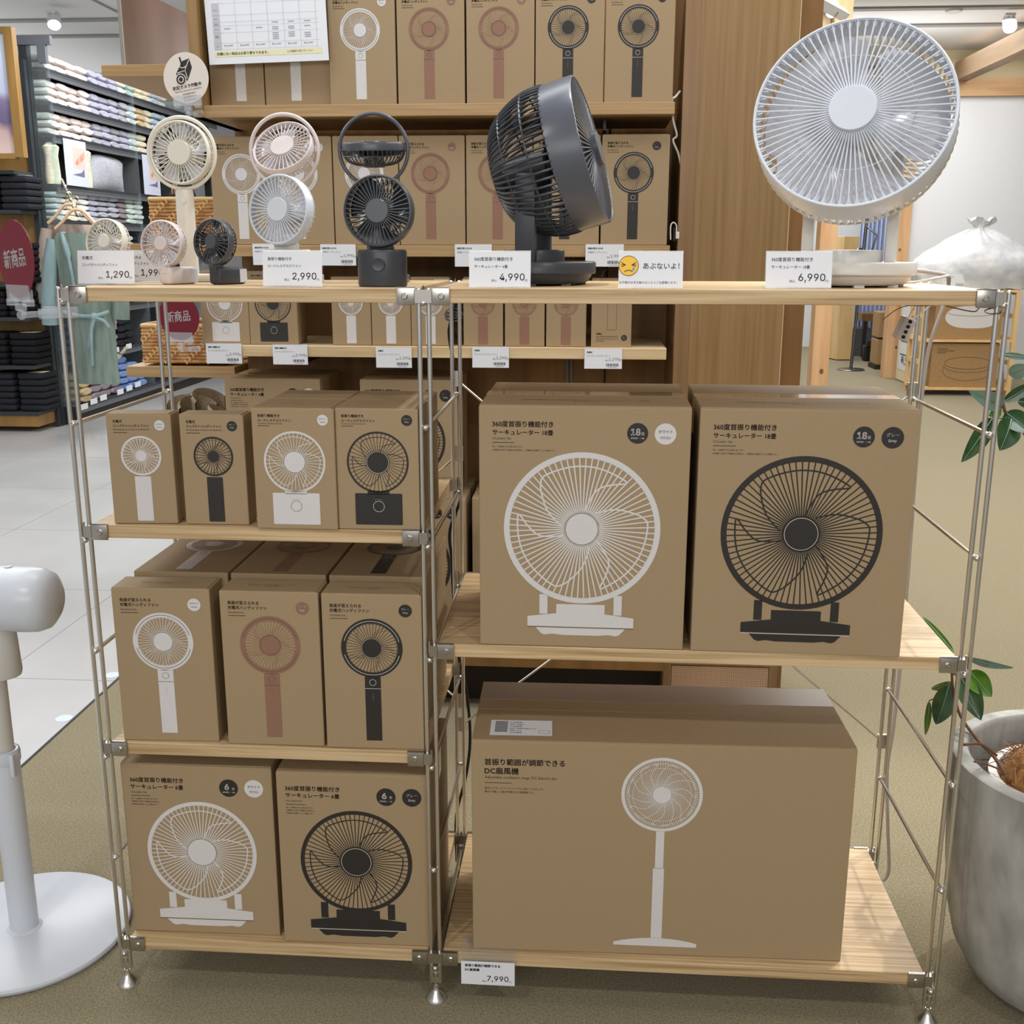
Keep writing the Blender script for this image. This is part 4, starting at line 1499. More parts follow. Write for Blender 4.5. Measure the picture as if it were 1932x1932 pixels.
def basket(label, x0, x1, y0, y1, z0, z1):
    t = thing('wicker_basket', label, 'basket', ((x0+x1)/2, (y0+y1)/2, z0), group='wicker baskets on the side shelf')
    hx, hy, hz = (x1-x0)/2, (y1-y0)/2, z1-z0
    per = []
    n = 96
    L = 4*(hx+hy)
    for k in range(n):
        s = L*k/n
        if s < 2*hx:
            per.append((-hx+s, -hy, 0, -1))
        elif s < 2*hx+2*hy:
            per.append((hx, -hy+s-2*hx, 1, 0))
        elif s < 4*hx+2*hy:
            per.append((hx-(s-2*hx-2*hy), hy, 0, 1))
        else:
            per.append((-hx, hy-(s-4*hx-2*hy), -1, 0))
    rows = max(6, int(hz/.0095))
    m = MB()
    for r in range(rows):
        z = (r+.5)*hz/rows
        pts = []
        for k, (x, y, nx, ny) in enumerate(per):
            d = .0016*math.sin(2*math.pi*(k/6+r/6))
            pts.append((x+nx*d, y+ny*d, z))
        m.tube(pts, hz/rows*.52, 6, True)
    nv, nf = len(m.v), len(m.f)
    st = m
    for k in range(0, n, 6):
        for r in range(rows):
            kk = (k+r) % n
            x, y, nx, ny = per[kk]
            z = (r+.5)*hz/rows
            tx, ty = -ny, nx
            st.tube([(x+nx*.0046-tx*.004, y+ny*.0046-ty*.004, z+hz/rows*.6), (x+nx*.0062+tx*.004, y+ny*.0062+ty*.004, z-hz/rows*.6)], .0024, 5)
    wo = m.build('woven_strands', 'wicker', t, True)
    wo.data.materials.append(MATS['wicker_light'])
    for p_ in wo.data.polygons:
        if p_.vertices[0] >= nv:
            p_.material_index = 1
    MB().tube([(x+nx*.001, y+ny*.001, hz) for x, y, nx, ny in per], .006, 8, True).build('braided_rim', 'wicker_light', t, True)
    MB().box(-hx, hx, -hy, hy, 0, .004).build('bottom', 'wicker', t)
    return t


basket('wicker basket on the lower side shelf behind the left back post', -.515, -.262, 1.53, 1.80, .983, 1.096)
basket('wicker basket on the middle side shelf behind the cream fan', -.462, -.245, 1.53, 1.80, 1.342, 1.462)
m = MB(T(-.41, 1.66, 1.345))
m.lathe([(.028, 0), (.035, .05), (.032, .12), (.02, .17), (1e-5, .185)], 18, sx=1.4, sy=.8)
bg = m.build('cloth_bag', 'navy_cloth', None, True)
tag(bg, 'navy cloth bag standing in the basket on the middle side shelf', 'bag')
m = MB()
for dx in (0, .008):
    m.tube(smooth_path([(-.425+dx, 1.618, 1.48), (-.42+dx, 1.61, 1.50), (-.40+dx, 1.612, 1.525)], 4), .0022, 5)
o = m.build('strap', 'hanger_wood', bg, True)

# brown picture panel leaning on the top side board
t = thing('brown_poster', 'large glossy brown picture panel standing on the top side shelf board', 'poster', (-.5, 1.52, 1.8265))
Mp = RZ(87)
MB(Mp).box(0, .8, 0, .004, 0, .225).build('printed_sheet', 'poster_brown', t)
MB(Mp).box(.25, .8, .0042, .0048, 0.0, .05).build('lower_print', 'poster_mauve', t)
MB(Mp).box(-.003, .803, .0052, .0062, 0, .228).build('acrylic_cover', 'sheer_plastic', t)
MB(Mp).box(-.005, 0, -.002, .008, 0, .228).build('panel_edge', 'steel_plate', t)

# felt slippers bundle under the side shelf
for i, (px, py, Y, s, rz) in enumerate(((352, 760, 2.24, 1.0, 20), (376, 768, 2.16, 1.05, 50), (356, 738, 2.42, .9, -30), (398, 752, 2.25, 1.15, 70), (417, 770, 2.15, .9, 100), (380, 725, 2.44, .95, 10))):
    p = at(px, py, Y)
    m = MB(T(p.x, Y, .62) @ RZ(rz))
    vs, fs = [], []
    for k in range(17):
        a = math.pi*k/16
        for r, z in ((.045, -.0), (.052, .0), (.052, .13), (.046, .138), (.045, .13)):
            vs.append((r*s*math.cos(a)*1.5, r*s*math.sin(a), z*s+.03*s*math.sin(a)))
    for k in range(16):
        for j in range(5):
            fs.append((k*5+j, k*5+(j+1) % 5, (k+1)*5+(j+1) % 5, (k+1)*5+j))
    m.add(vs, fs)
    o = m.build('felt_basket', 'felt_beige', None, True)
    tag(o, ('beige felt holder nearest the left back post', 'beige felt holder with its curved rim just above the compact box', 'beige felt holder standing upright farthest back left', 'tall beige felt holder left of the circulator carton',
            'beige felt holder touching the circulator carton edge', 'grey-beige felt holder in the back row under the side shelf')[i], 'holder', 'felt holders under the side shelf')
a, b = at(349, 770, 2.1), at(446, 770, 2.1)
basket('tall woven bin under the felt holders, seen between the compact boxes', a.x, b.x, 2.08, 2.5, .0, .615)

# ------------------------------------------------------------------ clothes wall at the left
XW = -3.05
cw = thing('clothes_wall', 'long dark shelving wall of folded clothes with glass dividers at left', 'shelving', (0, 0, 0))
LVL = [2.554, 2.33, 2.11, 1.765, 1.51, 1.22, .86, .51, .14]
for z in LVL:
    sh = MB().box(-3.5, XW, 6.3, 9.9, z-.02, z).build('shelf_board', 'fixture_dark', cw)
    MB().box(XW-.012, XW, 6.3, 9.9, z-.058, z-.022).box(XW-.004, XW+.004, 6.3, 9.9, z-.03, z-.026).build('shelf_lip', 'fixture_grey', sh)
MB().box(-3.54, -3.5, 6.3, 9.9, 0, 2.60).build('back_panel', 'fixture_dark', cw)
MB().box(-3.5, XW-.02, 6.3, 9.9, 0, .12).build('plinth', 'dark_void', cw)
for y in (6.285, 7.74, 9.2):
    MB().box(-3.4, XW+.02, y, y+.008, .14, 2.74).build('glass_divider', 'glass_edge', cw)
for y in (6.24, 9.9):
    MB().box(-3.22, -3.16, y, y+.06, 0, 2.76).build('upright', 'fixture_dark', cw)
MB().box(-3.34, -2.98, 6.23, 6.27, 2.70, 2.76).box(-3.08, -3.02, 6.23, 6.27, 2.58, 2.70).build('top_rail', 'fixture_grey', cw)

_SH = []


def shirt_mesh(var):
    rr = random.Random(var)
    m = MB()
    vs, fs = [], []
    N = 14
    sec = [0, .03, .1, .5, .9, 1]
    for i, f in enumerate(sec):
        sc = 1 if 0 < i < 5 else .72
        for k in range(N):
            a = 2*math.pi*k/N
            c, s = math.cos(a), math.sin(a)
            y = .086*math.copysign(abs(c)**.62, c)*(1 if sc == 1 else .93)
            z = .0285*math.copysign(abs(s)**.75, s)*sc+.003*math.sin(3*a+var+f*3)
            vs.append((-f*.38+(.0 if i else -.0), y+rr.uniform(-.003, .003), z+.0285))
    for i in range(5):
        for k in range(N):
            fs.append((i*N+k, i*N+(k+1) % N, (i+1)*N+(k+1) % N, (i+1)*N+k))
    fs.append(tuple(range(N)))
    fs.append(tuple(5*N+k for k in range(N)))
    m.add(vs, fs)
    o = m.build('folded_shirt', 'cloth_white', None, True)
    me = o.data
    bpy.data.objects.remove(o)
    return me


_SHM = {}


def shirt(colour, loc, sc, label, rz=0, group='folded shirts on the clothes wall'):
    var = random.randrange(4)
    if (var, colour) not in _SHM:
        me = shirt_mesh(var)
        me.materials.clear()
        me.materials.append(MATS['cloth_'+colour])
        _SHM[(var, colour)] = me
    o = bpy.data.objects.new('folded_shirt', _SHM[(var, colour)])
    COL.objects.link(o)
    o.location = loc
    o.scale = sc
    o.rotation_euler = (0, 0, R_(rz))
    return tag(o, label, 'clothing', group)


NTH = ['first', 'second', 'third', 'fourth', 'fifth', 'sixth', 'seventh', 'eighth', 'ninth', 'tenth', 'eleventh', 'twelfth', 'thirteenth', 'fourteenth', 'fifteenth', 'sixteenth']
LAYER = {2: ['lower', 'upper'], 3: ['bottom', 'middle', 'top'], 4: ['bottom', 'second', 'third', 'top'], 5: ['bottom', 'second', 'middle', 'fourth', 'top']}
CN = dict(rosewhite='pinkish white', cream='cream', white='white', lavender='lavender grey', mint='pale mint', paleblue='pale blue', beige='beige', greymauve='mauve grey', blue='sky blue', charcoal='charcoal', navy='navy', silver='silver grey', black='black')


def pile_row(z, nm, cols, layers, y0=6.39, pitch=.178, h=.053, skip=0):
    for i, c in enumerate(cols):
        y = y0+pitch*i
        if 7.70 < y+.09 and y-.09 < 7.75:
            y += .0
        n = layers if isinstance(layers, int) else layers[i]
        for k in range(n):
            shirt(c, (XW-.02-random.uniform(0, .02), y+random.uniform(-.004, .004), z+.001+k*h), (1, 1.02, h/.0625),
                  '%s folded shirt, %s layer of %s pile from the glass end, %s' % (CN[c], LAYER[n][k], NTH[i+skip], nm))


pile_row(2.554, 'highest clothes shelf', ['rosewhite']*2+['rosewhite', 'rosewhite', 'lavender', 'lavender', 'lavender', 'white', 'mint', 'cream', 'cream', 'paleblue', 'white'], 2)
pile_row(2.33, 'second clothes shelf', ['rosewhite']*4+['lavender', 'lavender', 'lavender', 'silver', 'white', 'beige', 'cream', 'paleblue', 'paleblue'], 3)
pile_row(2.11, 'third clothes shelf', ['rosewhite']*4+['silver', 'lavender', 'silver', 'lavender', 'white', 'cream'], 3)
pile_row(1.51, 'fifth clothes shelf', ['white', 'cream', 'white', 'lavender', 'silver', 'silver', 'greymauve', 'mint', 'white'], 5, h=.042)
pile_row(1.22, 'sixth clothes shelf', ['mint', 'mint', 'charcoal'], 4, y0=7.35, h=.05, skip=5)
pile_row(.86, 'seventh clothes shelf', ['mint', 'mint', 'greymauve', 'navy'], 4, y0=7.02, h=.06, skip=3)
pile_row(.51, 'eighth clothes shelf', ['blue', 'paleblue', 'greymauve', 'charcoal', 'charcoal'], 4, y0=6.72, h=.06, skip=2)
pile_row(.14, 'lowest clothes shelf', ['beige', 'greymauve', 'greymauve', 'greymauve', 'blue', 'blue', 'blue'], [4, 4, 5, 5, 5, 4, 3], y0=6.52, h=.058)
# display row: picture cards and larger folded clothes
for i, y in enumerate((6.42, 7.86)):
    t = thing('picture_card', 'tall picture card of sky and red clouds on clothes wall, %s' % ('nearer' if i == 0 else 'farther, behind the cream fan'), 'picture', (XW+.012, y, 1.766), group='picture cards on the clothes wall')
    MB().box(-.004, 0, 0, .36, 0, .33).build('card', 'photo_sky', t)
    MB().box(.0002, .0006, .13, .33, .13, .28).build('photo', 'photo_peach', t)
    m = MB(Matrix(((0, 0, 1, .001), (1, 0, 0, 0), (0, 1, 0, 0), (0, 0, 0, 1))))
    m.poly([(.15, .16), (.2, .2), (.27, .235), (.32, .255), (.33, .22), (.27, .18), (.2, .15)])
    m.build('red_shape', 'photo_red', t)
    m = MB(Matrix(((0, 0, 1, .0012), (1, 0, 0, 0), (0, 1, 0, 0), (0, 0, 0, 1))))
    m.poly([(.10, .08), (.25, .10), (.30, .13), (.30, .07)])
    m.build('violet_shape', 'photo_violet', t)
m = MB(T(-3.1, 7.25, 1.766))
vs, fs = [], []
for i in range(9):
    for j in range(15):
        u, v = i/8, j/14
        b = .05*math.sin(math.pi*u)**.5*math.sin(math.pi*v)**.5
        vs.append((b+.006*math.sin(9*v+5*u), -.32+.64*v, .27*u*(1-.15*(abs(v-.5)*2)**4)))
for i in range(8):
    for j in range(14):
        k = i*15+j
        fs.append((k, k+1, k+16, k+15))
n0 = len(vs)
vs += [(-.05, v[1], v[2]) for v in vs]
fs += [tuple(n0+i for i in reversed(f)) for f in fs]
m.add(vs, fs)
tag(m.build('folded_jacket', 'cloth_silver', None, True), 'silver grey folded jacket standing between the picture cards on clothes wall', 'clothing')
for i, (y, c, nm) in enumerate(((6.34, 'cream', 'cream cloth hanging inside the first glass divider'), (6.86, 'cream', 'cream folded towel standing beside the first picture card'))):
    m = MB(T(-3.1, y, 1.767))
    m.lathe([(.06, 0), (.065, .05), (.055, .2), (.07, .26), (.03, .29), (1e-5, .292)], 18, sx=.8)
    tag(m.build('folded_towel', 'cloth_'+c, None, True), nm, 'clothing')
for i, (x, y) in enumerate(((219, 660), (243, 653))):
    p = atx(x, y, XW+.004)
    tag(MB(T(*p)).box(0, .0015, -.055, .055, -.02, .02).build('shelf_card', 'paper'), 'white price card on the eighth clothes shelf, %s of two' % ('left', 'right')[i], 'price tag', 'white cards on the clothes wall shelf lips')
for i, (x, y) in enumerate(((159, 767), (177, 757), (195, 750), (227, 739), (244, 732), (260, 725))):
    p = atx(x, y, XW+.006)
    tag(MB(T(*p)).box(0, .0015, -.06, .06, -.022, .022).build('shelf_card', 'paper'), 'white price card on the lowest clothes shelf lip, %s from the near end' % NTH[i], 'price tag', 'white cards on the clothes wall shelf lips')
for i, (y, z) in enumerate(((6.95, .40), (7.15, .45))):
    o = MB(T(-3.06, y, z) @ RY(-50)).box(-.09, .09, -.04, .04, 0, .003).build('waist_label', 'yellow_strip')
    tag(o, 'pale yellow paper label on clothes of the lowest shelf, %s' % ('nearer' if i == 0 else 'farther'), 'label')

# end unit with dark trousers
YE = 5.92
ES = (YE+1.7)/(6.25+1.7)
ex_ = lambda x: .834+(x-.834)*ES
ez_ = lambda z: 1.3275+(z-1.3275)*ES
ec = thing('end_unit', 'dark metal end unit stacked with black trousers at far left', 'shelving', (0, 0, 0))
for z in (.10, .45, .81, 1.06, 1.585, 1.86):
    MB().box(ex_(-4.4), -3.175, YE, YE+.29, ez_(z)-.025, ez_(z)).build('shelf_board', 'fixture_dark', ec)
MB().box(ex_(-4.4), -3.19, YE+.02, YE+.28, .04, ez_(.10)-.03).build('wood_base', 'gold_frame', ec)
MB().box(ex_(-4.4), -3.2, YE+.29, YE+.31, 0, 2.58).build('back_panel', 'gold_frame', ec)
for y in (YE+.27,):
    MB().box(-3.20, -3.165, y, y+.045, 0, 2.6).build('upright', 'fixture_dark', ec)
_TM = {}


def trousers(x, z, lab, c='charcoal'):
    if c not in _TM:
        m = MB().box(-.1, .1, 0, .24, 0, .046, .019)
        o = m.build('folded_trousers', 'cloth_'+c, None, True)
        _TM[c] = o.data
        bpy.data.objects.remove(o)
    o = bpy.data.objects.new('folded_trousers', _TM[c])
    COL.objects.link(o)
    o.location = (x+random.uniform(-.004, .004), YE+.02+random.uniform(0, .012), z)
    return tag(o, lab, 'clothing', 'dark folded trousers on the end unit')


L6 = ['bottom', 'second', 'third', 'fourth', 'fifth', 'top']
for (x, z, n, nm, c) in ((-3.40, .10, 6, 'lowest shelf right stack', 'charcoal'), (-3.64, .10, 6, 'lowest shelf left stack', 'charcoal'), (-3.43, .45, 5, 'second shelf right stack', 'black'), (-3.67, .45, 5, 'second shelf left stack', 'black'),
                         (-3.41, .81, 4, 'third shelf right stack', 'black'), (-3.64, .81, 4, 'third shelf left stack', 'black'), (-3.37, 1.06, 6, 'fourth shelf right stack', 'black'), (-3.38, 1.585, 5, 'fifth shelf right stack', 'charcoal'), (-3.62, 1.585, 5, 'fifth shelf left stack', 'charcoal')):
    for k in range(n):
        trousers(ex_(x), ez_(z)+.001+k*.0465, '%s folded trousers, %s in %s of the end unit' % ('charcoal' if c == 'charcoal' else 'black', L6[k] if k < n-1 else 'top', nm), c)
for i, (x, z, n) in enumerate(((-3.37, .10, 6), (-3.40, .45, 5), (-3.35, 1.585, 5))):
    tag(MB(T(ex_(x), YE+.06, ez_(z)+.0015+n*.0465)).box(-.055, .055, 0, .1, 0, .002).build('paper_tag', 'yellow_strip' if i < 2 else 'paper'), 'paper tag on top of the %s black stack on end unit' % ('lowest', 'second', 'fifth shelf')[i], 'label')
t = thing('framed_photo', 'wood framed photo of sky and violet hills on the end unit top', 'picture', (at(36, 180, YE-.06).x-.91, YE-.06, at(30, 300, YE-.06).z+.03))
MB().box(0, .855, 0, .02, 0, .77).build('photo', 'photo_gradient', t)
MB().box(.85, .91, -.02, .04, -.02, .81).box(0, .85, -.02, .04, -.03, .006).box(0, .85, -.02, .04, .77, .81).build('frame', 'gold_frame', t)

# garments hanging from a face-out arm
YG = 5.95
ar = MB()
a, b = atx(117, 338, XW), at(147, 408, YG)
ar.tube([a, b], .008, 8)
for k in range(5):
    q = a+(b-a)*(.2+.18*k)
    ar.ball(tuple(q), .014, 6)
tag(ar.build('hanging_arm', 'steel', None, True), 'chrome hanging arm sticking out of the clothes wall above the dresses', 'rail')


def garment(label, outline, Y, mt, depth=.09, folds=7, grp=None):
    """outline: rows (left px, right px, py)"""
    m = MB()
    vs, fs = [], []
    N = 28
    for (l, r, y) in outline:
        A, B = at(l, y, Y), at(r, y, Y)
        c, hw = (A+B)/2, (B-A).length/2
        for k in range(N):
            an = 2*math.pi*k/N
            f = 1+.06*math.sin(folds*an)*(1 if hw > .1 else .4)
            vs.append((c.x+hw*f*math.cos(an), Y+min(depth, hw)*f*math.sin(an), c.z))
    for i in range(len(outline)-1):
        for k in range(N):
            fs.append((i*N+k, i*N+(k+1) % N, (i+1)*N+(k+1) % N, (i+1)*N+k))
    m.add(vs, fs)
    return m


for i, (ax_, ay, Y, sx) in enumerate(((131, 384, YG+.12, 1), (145, 394, YG, 1))):
    t = thing('coat_hanger', ('pale wooden hanger holding the beige garment, behind' if i == 0 else 'pale wooden hanger holding the green dress, in front'), 'hanger', tuple(at(ax_, ay, Y)), group='wooden hangers on the face-out arm')
    m = MB()
    m.tube(smooth_path([(-.17, 0, -.135), (-.11, 0, -.085), (-.05, 0, -.02), (0, 0, -.005), (.05, 0, -.02), (.11, 0, -.085), (.16, 0, -.135)], 5), .012, 8)
    m.build('hanger_body', 'hanger_wood', t, True)
    m = MB()
    m.tube(smooth_path([(0, 0, -.005), (0, 0, .04), (.02, 0, .065), (0, 0, .085), (-.02, 0, .07)], 5), .003, 6)
    m.build('hook', 'steel', t, True)
t = thing('dress', 'sage green belted dress hanging in front of the clothes wall', 'clothing', tuple(at(150, 440, YG)))
iv = Matrix.Translation(-Vector(t.location))
g = garment('', [(108, 196, 440), (100, 208, 452), (108, 212, 500), (118, 210, 560), (130, 208, 592), (128, 212, 605), (134, 216, 650), (138, 220, 700), (141, 224, 722)], YG, '', .1)
m = MB(iv)
m.v = [iv @ v for v in g.v]
m.f = g.f
m.build('bodice_and_skirt', 'dress_green', t, True)
m = MB(iv)
m.tube([at(101, 452, YG-.03), at(95, 500, YG-.05), at(92, 560, YG-.05), at(96, 612, YG-.04)], [.045, .05, .055, .06], 12)
m.build('sleeve', 'dress_blue', t, True)
m = MB(iv)
m.tube([at(206, 450, YG-.02), at(222, 520, YG+.03), at(228, 575, YG+.03), at(228, 602, YG+.03)], [.045, .055, .06, .062], 12)
m.build('sleeve', 'dress_green', t, True)
m = MB(iv)
m.tube(smooth_path([at(120, 588, YG-.08), at(150, 596, YG-.125), at(180, 596, YG-.13), at(206, 588, YG-.09)], 5), .014, 8)
m.ball(tuple(at(178, 598, YG-.13)), .03, 8)
for e in ((168, 655), (174, 690)):
    m.tube(smooth_path([at(178, 600, YG-.14), at(172, 625, YG-.14), at(e[0], e[1], YG-.13)], 5), .013, 6)
m.tube(smooth_path([at(182, 600, YG-.14), at(196, 606, YG-.14), at(205, 618, YG-.13)], 5), .013, 6)
m.build('belt', 'dress_blue', t, True)
m = MB(iv)
m.tube(smooth_path([at(118, 440, YG-.06), at(128, 480, YG-.115), at(138, 530, YG-.115), at(141, 560, YG-.11)], 6), [.022]*7+[.012]*12, 8)
m.build('collar', 'dress_blue', t, True)
t = thing('garment', 'beige garment on the hanger just behind the green dress', 'clothing', tuple(at(120, 430, YG+.12)))
iv = Matrix.Translation(-Vector(t.location))
g = garment('', [(92, 168, 424), (86, 176, 440), (92, 190, 520), (104, 200, 560), (110, 196, 590)], YG+.27, '', .08)
m = MB()
m.v = [iv @ v for v in g.v]
m.f = g.f
m.build('bodice', 'dress_beige', t, True)
m = MB(iv)
m.tube([at(88, 432, YG+.13), at(82, 480, YG+.1), at(80, 545, YG+.1), at(84, 572, YG+.1)], [.04, .045, .045, .04], 12)
m.build('sleeve', 'dress_beige', t, True)
m = MB(iv)
m.tube([at(190, 560, YG+.16), at(206, 590, YG+.17), at(213, 622, YG+.17)], [.045, .04, .03], 10)
m.build('sleeve', 'dress_beige', t, True)

# ------------------------------------------------------------------ right background: timber frame, rack, lamps
def post(label, x0, x1, y0, y1, z1, mt='timber', z0=0, knots=()):
    t = thing('timber_post', label, 'post', ((x0+x1)/2, (y0+y1)/2, z0))
    w2, d2 = (x1-x0)/2, (y1-y0)/2
    MB().box(-w2, w2, -d2, d2, 0, z1-z0, .003).build('post_body', mt, t)
    if knots:
        m = MB(FRONT)
        for kx, kz in knots:
            m.disc(kx*w2, kz-z0, .012, d2+.0006, 16, .016)
        m.build('knots', 'knot', t)
    return t


post('light timber post right of the oak pillar, seen under and above the white circulator', 2.125, 2.222, 4.8, 4.92, 3.2, knots=((-.5, 1.05), (.2, .62), (.4, 1.75)))
post('light timber post near the rack, at the end of the white wall', 3.88, 4.03, 9.9, 10.05, 2.95, knots=((.4, .32), (-.2, 1.3)))
tag(MB().box(.9, 2.125, 4.82, 4.92, 2.58, 3.0).build('timber_beam', 'timber_flat'), 'brown timber beam joining the near post above the white circulator', 'beam')
tag(MB().box(4.03, 7.5, 9.9, 10.0, 2.765, 2.925).build('timber_beam', 'timber_flat'), 'horizontal timber beam above the white wall at right', 'beam')
zt = atx(1866, 86, 4.32).z
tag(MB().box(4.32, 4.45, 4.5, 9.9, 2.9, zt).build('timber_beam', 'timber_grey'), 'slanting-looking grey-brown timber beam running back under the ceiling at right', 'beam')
struct(MB().box(4.03, 8.9, 9.95, 10.05, 0, 2.765).build('wall_right', 'wall_white'))
struct(MB().box(4.03, 8.9, 10.0, 10.02, 2.925, 3.2).build('wall_right', 'wall_cream'))
tag(MB().box(.95, 2.12, 4.88, 4.90, 2.15, 2.58).build('wall_board', 'wall_cream'), 'cream board under the brown beam beside the oak pillar', 'board')
tag(MB().box(1.9, 1.975, 4.6, 4.66, 0, 1.95).build('slim_post', 'timber'), 'slim timber upright beside the dark gap right of the oak pillar', 'post')
tag(MB().box(1.345, 1.42, 1.40, 1.62, 0, 2.1).build('side_shade_strip', 'walnut_back'), 'dark brown strip standing in for shade on the side of the oak pillar', 'board')  # added strip, its dark colour stands for shade on the pillar side

rk = thing('storage_rack', 'pale pine storage rack holding two tan cartons by the white wall', 'rack', (4.25, 8.75, 0))
for x in (-.40, .40):
    for y in (-.2, .2):
        MB().box(x-.018, x+.018, y-.018, y+.018, 0, .955).build('post', 'rack_pine', rk)
    for z in (.09, .30, .51, .72, .93):
        MB().box(x-.012, x+.012, -.19, .19, z-.02, z+.02).build('rung', 'rack_pine', rk)
for z in (.075, .51, .955):
    MB().box(-.42, .42, -.21, .21, z-.022, z).build('shelf', 'rack_pine', rk)
for i, z in enumerate((.0755, .5105)):
    t = thing('carton', 'tan carton printed with %s oval dish on the %s rack shelf' % (('outlined', 'lower') if i == 0 else ('white', 'upper')), 'box', (3.95, 8.58, z))
    hh = .40 if i == 0 else .40
    MB().box(0, .60, 0, .34, 0, hh, .004).build('carton_body', 'carton_tan', t)
    m = MB(FRONT @ T(0, 0, .0008))
    if i == 0:
        m.ring(0, 0, 0, 0, n=3) if 0 else None
        pts = [(.33+.21*math.cos(2*math.pi*k/40), .22+.055*math.sin(2*math.pi*k/40)) for k in range(40)]
        m.stroke(pts, .005, closed=True)
        pts = [(.12, .2)]+[(.33-.22*math.cos(math.pi*k/20), .15-.09*math.sin(math.pi*k/20)) for k in range(21)]+[(.54, .2)]
        m.stroke(pts, .004)
        pts = [(.33-.21*math.cos(math.pi*k/20), .19-.055*math.sin(math.pi*k/20)) for k in range(21)]
        m.stroke(pts, .004)
        for k in range(3):
            m.rect(.05, .345-k*.018, .05+(.09, .15, .08)[k], .352-k*.018)
        m.build('dish_print', 'ink_soft', t)
    else:
        pts = [(.33+.24*math.copysign(abs(math.cos(2*math.pi*k/40))**.7, math.cos(2*math.pi*k/40)), .2+.10*math.sin(2*math.pi*k/40)) for k in range(40)]
        m.poly(pts)
        p_ = m.build('dish_print', 'ink_white', t)
        m = MB(FRONT @ T(0, 0, .0014))
        m.stroke([(.33-.22*math.cos(math.pi*k/20), .24-.03*math.sin(math.pi*k/20)) for k in range(21)], .004)
        m.build('dish_line', 'ink_grey', p_)
# bag of filling on the rack
vs, fs = [], []
m = MB(T(4.37, 8.80, .957))
NU, NV = 72, 30
rb = random.Random(5)
ph = [rb.uniform(0, 6.28) for _ in range(12)]
for i in range(NV+1):
    f = i/NV
    if f < .86:
        q = f/.86
        prof = (1-.86*q**2.4)*(.93+.10*math.sin(math.pi*min(1, q*1.6)))
        z = .52*q**.8
    else:
        q = (f-.86)/.14
        prof = .15-.09*math.sin(math.pi*min(1, q*1.2))+.07*q
        z = .52+.09*q
    for k in range(NU):
        a = 2*math.pi*k/NU
        wv = 1+.045*math.sin(3*a+ph[0]+4*f)+.04*abs(math.sin(7*a+ph[1]+5*f))+.03*abs(math.sin(13*a+ph[2]-9*f))+.018*math.sin(23*a+ph[3]+17*f)+rb.uniform(-.008, .008)
        vs.append((.56*prof*wv*math.cos(a)-.02*f, .26*prof*wv*math.sin(a), z+.02*f*math.sin(5*a+ph[4])+.012*abs(math.sin(9*a+7*f))))
for i in range(NV):
    for k in range(NU):
        fs.append((i*NU+k, i*NU+(k+1) % NU, (i+1)*NU+(k+1) % NU, (i+1)*NU+k))
fs.append(tuple(range(NU)))
m.add(vs, fs)
tag(m.build('plastic_bag', 'bag_white', None, True), 'big white filled plastic bag resting on top of the pine rack', 'bag')
p = at(1800, 530, 8.56)
t = thing('price_card', 'small white price card standing on the rack top beside the bag', 'price sign', (p.x, 8.565, .956))
MB().box(-.1, .1, 0, .002, 0, .135).build('card', 'paper', t)
m = MB(FRONT @ T(0, 0, .0006))
for k in range(9):
    m.rect(.02+.008*k, .03, .0245+.008*k, .055)
for k in range(3):
    m.rect(-.08, .11-.016*k, .0-.02*k, .114-.016*k)
m.build('card_print', 'ink_faint', t)

# cream cabinet with poster beside the post
t = thing('display_board', 'cream board with a white price poster, behind the right back post', 'board', (0, 0, 0))
a, b = atz(1690, 716, 0), atz(1722, 730, 0)
d = (b-a)
nn = Vector((d.y, -d.x, 0)).normalized()
ang = math.degrees(math.atan2(d.y, d.x))
Mc = T(a.x, a.y, 0) @ RZ(ang)
Lc = d.length
MB(Mc).box(-.02, Lc, 0, .04, 0.01, 1.15).build('panel_board', 'wall_cream', t)
MB(Mc).box(.03, Lc*.86, -.004, 0, .12, .78).build('poster', 'paper', t)
m = MB(Mc @ FRONT @ T(0, 0, .005))
m.text('¥1,990', Lc*.25, .17, Lc*.5, bold=.02)
for v in (.62, .42, .40, .27):
    m.rect(Lc*.15, v, Lc*.6, v+.01)
m.build('poster_print', 'ink_text', t)

# floor lamp stand, oak cabinet, drawers and table far behind
p = atz(1605, 698, 0)
t = thing('floor_lamp', 'slim steel lamp stand on a flat round base on the far carpet', 'lamp', tuple(p))
MB().lathe([(.15, 0), (.152, .006), (.14, .014), (1e-5, .02)], 40).build('base', 'chrome_dark', t, True)
MB().tube([(0, 0, .015), (.06, 0, 1.9)], .018, 12).build('pole', 'chrome_dark', t, True)
m = MB().tube([(.055, 0, 1.55), (.16, -.05, 1.45), (.12, -.05, 1.30)], .012, 8)
m.lathe([(.03, 1.22), (.05, 1.28), (.02, 1.32)], 16)
m.build('lamp_arm', 'chrome_dark', t, True)
p = atz(1592, 680, 0)
tag(MB(T(p.x, p.y, 0) @ RZ(12)).box(-.10, .085, 0, .4, .01, 1.45, .004).build('wood_cabinet', 'rack_pine'), 'tall pale wood cabinet behind the lamp stand', 'cabinet')
p = atz(1662, 700, 0)
t = thing('drawer_chest', 'low wood drawer chest partly hidden by the far timber post', 'drawers', (p.x+.16, p.y+.3, 0))
for k in range(2):
    MB().box(-.18, .18, -.15, .15, .05+.30*k, .33+.30*k, .01).build('drawer', 'carton_tan', t)
MB().box(-.19, .19, -.14, .17, 0, .05).build('chest_base', 'dark_void', t)
p = at(1640, 590, 13.2)
t = thing('table', 'dark brown table seen between lamp stand and far post', 'table', (p.x, 12.2, 0))
MB().box(-.35, .35, -.1, .3, p.z-.04, p.z+.05).build('tabletop', 'walnut_back', t)
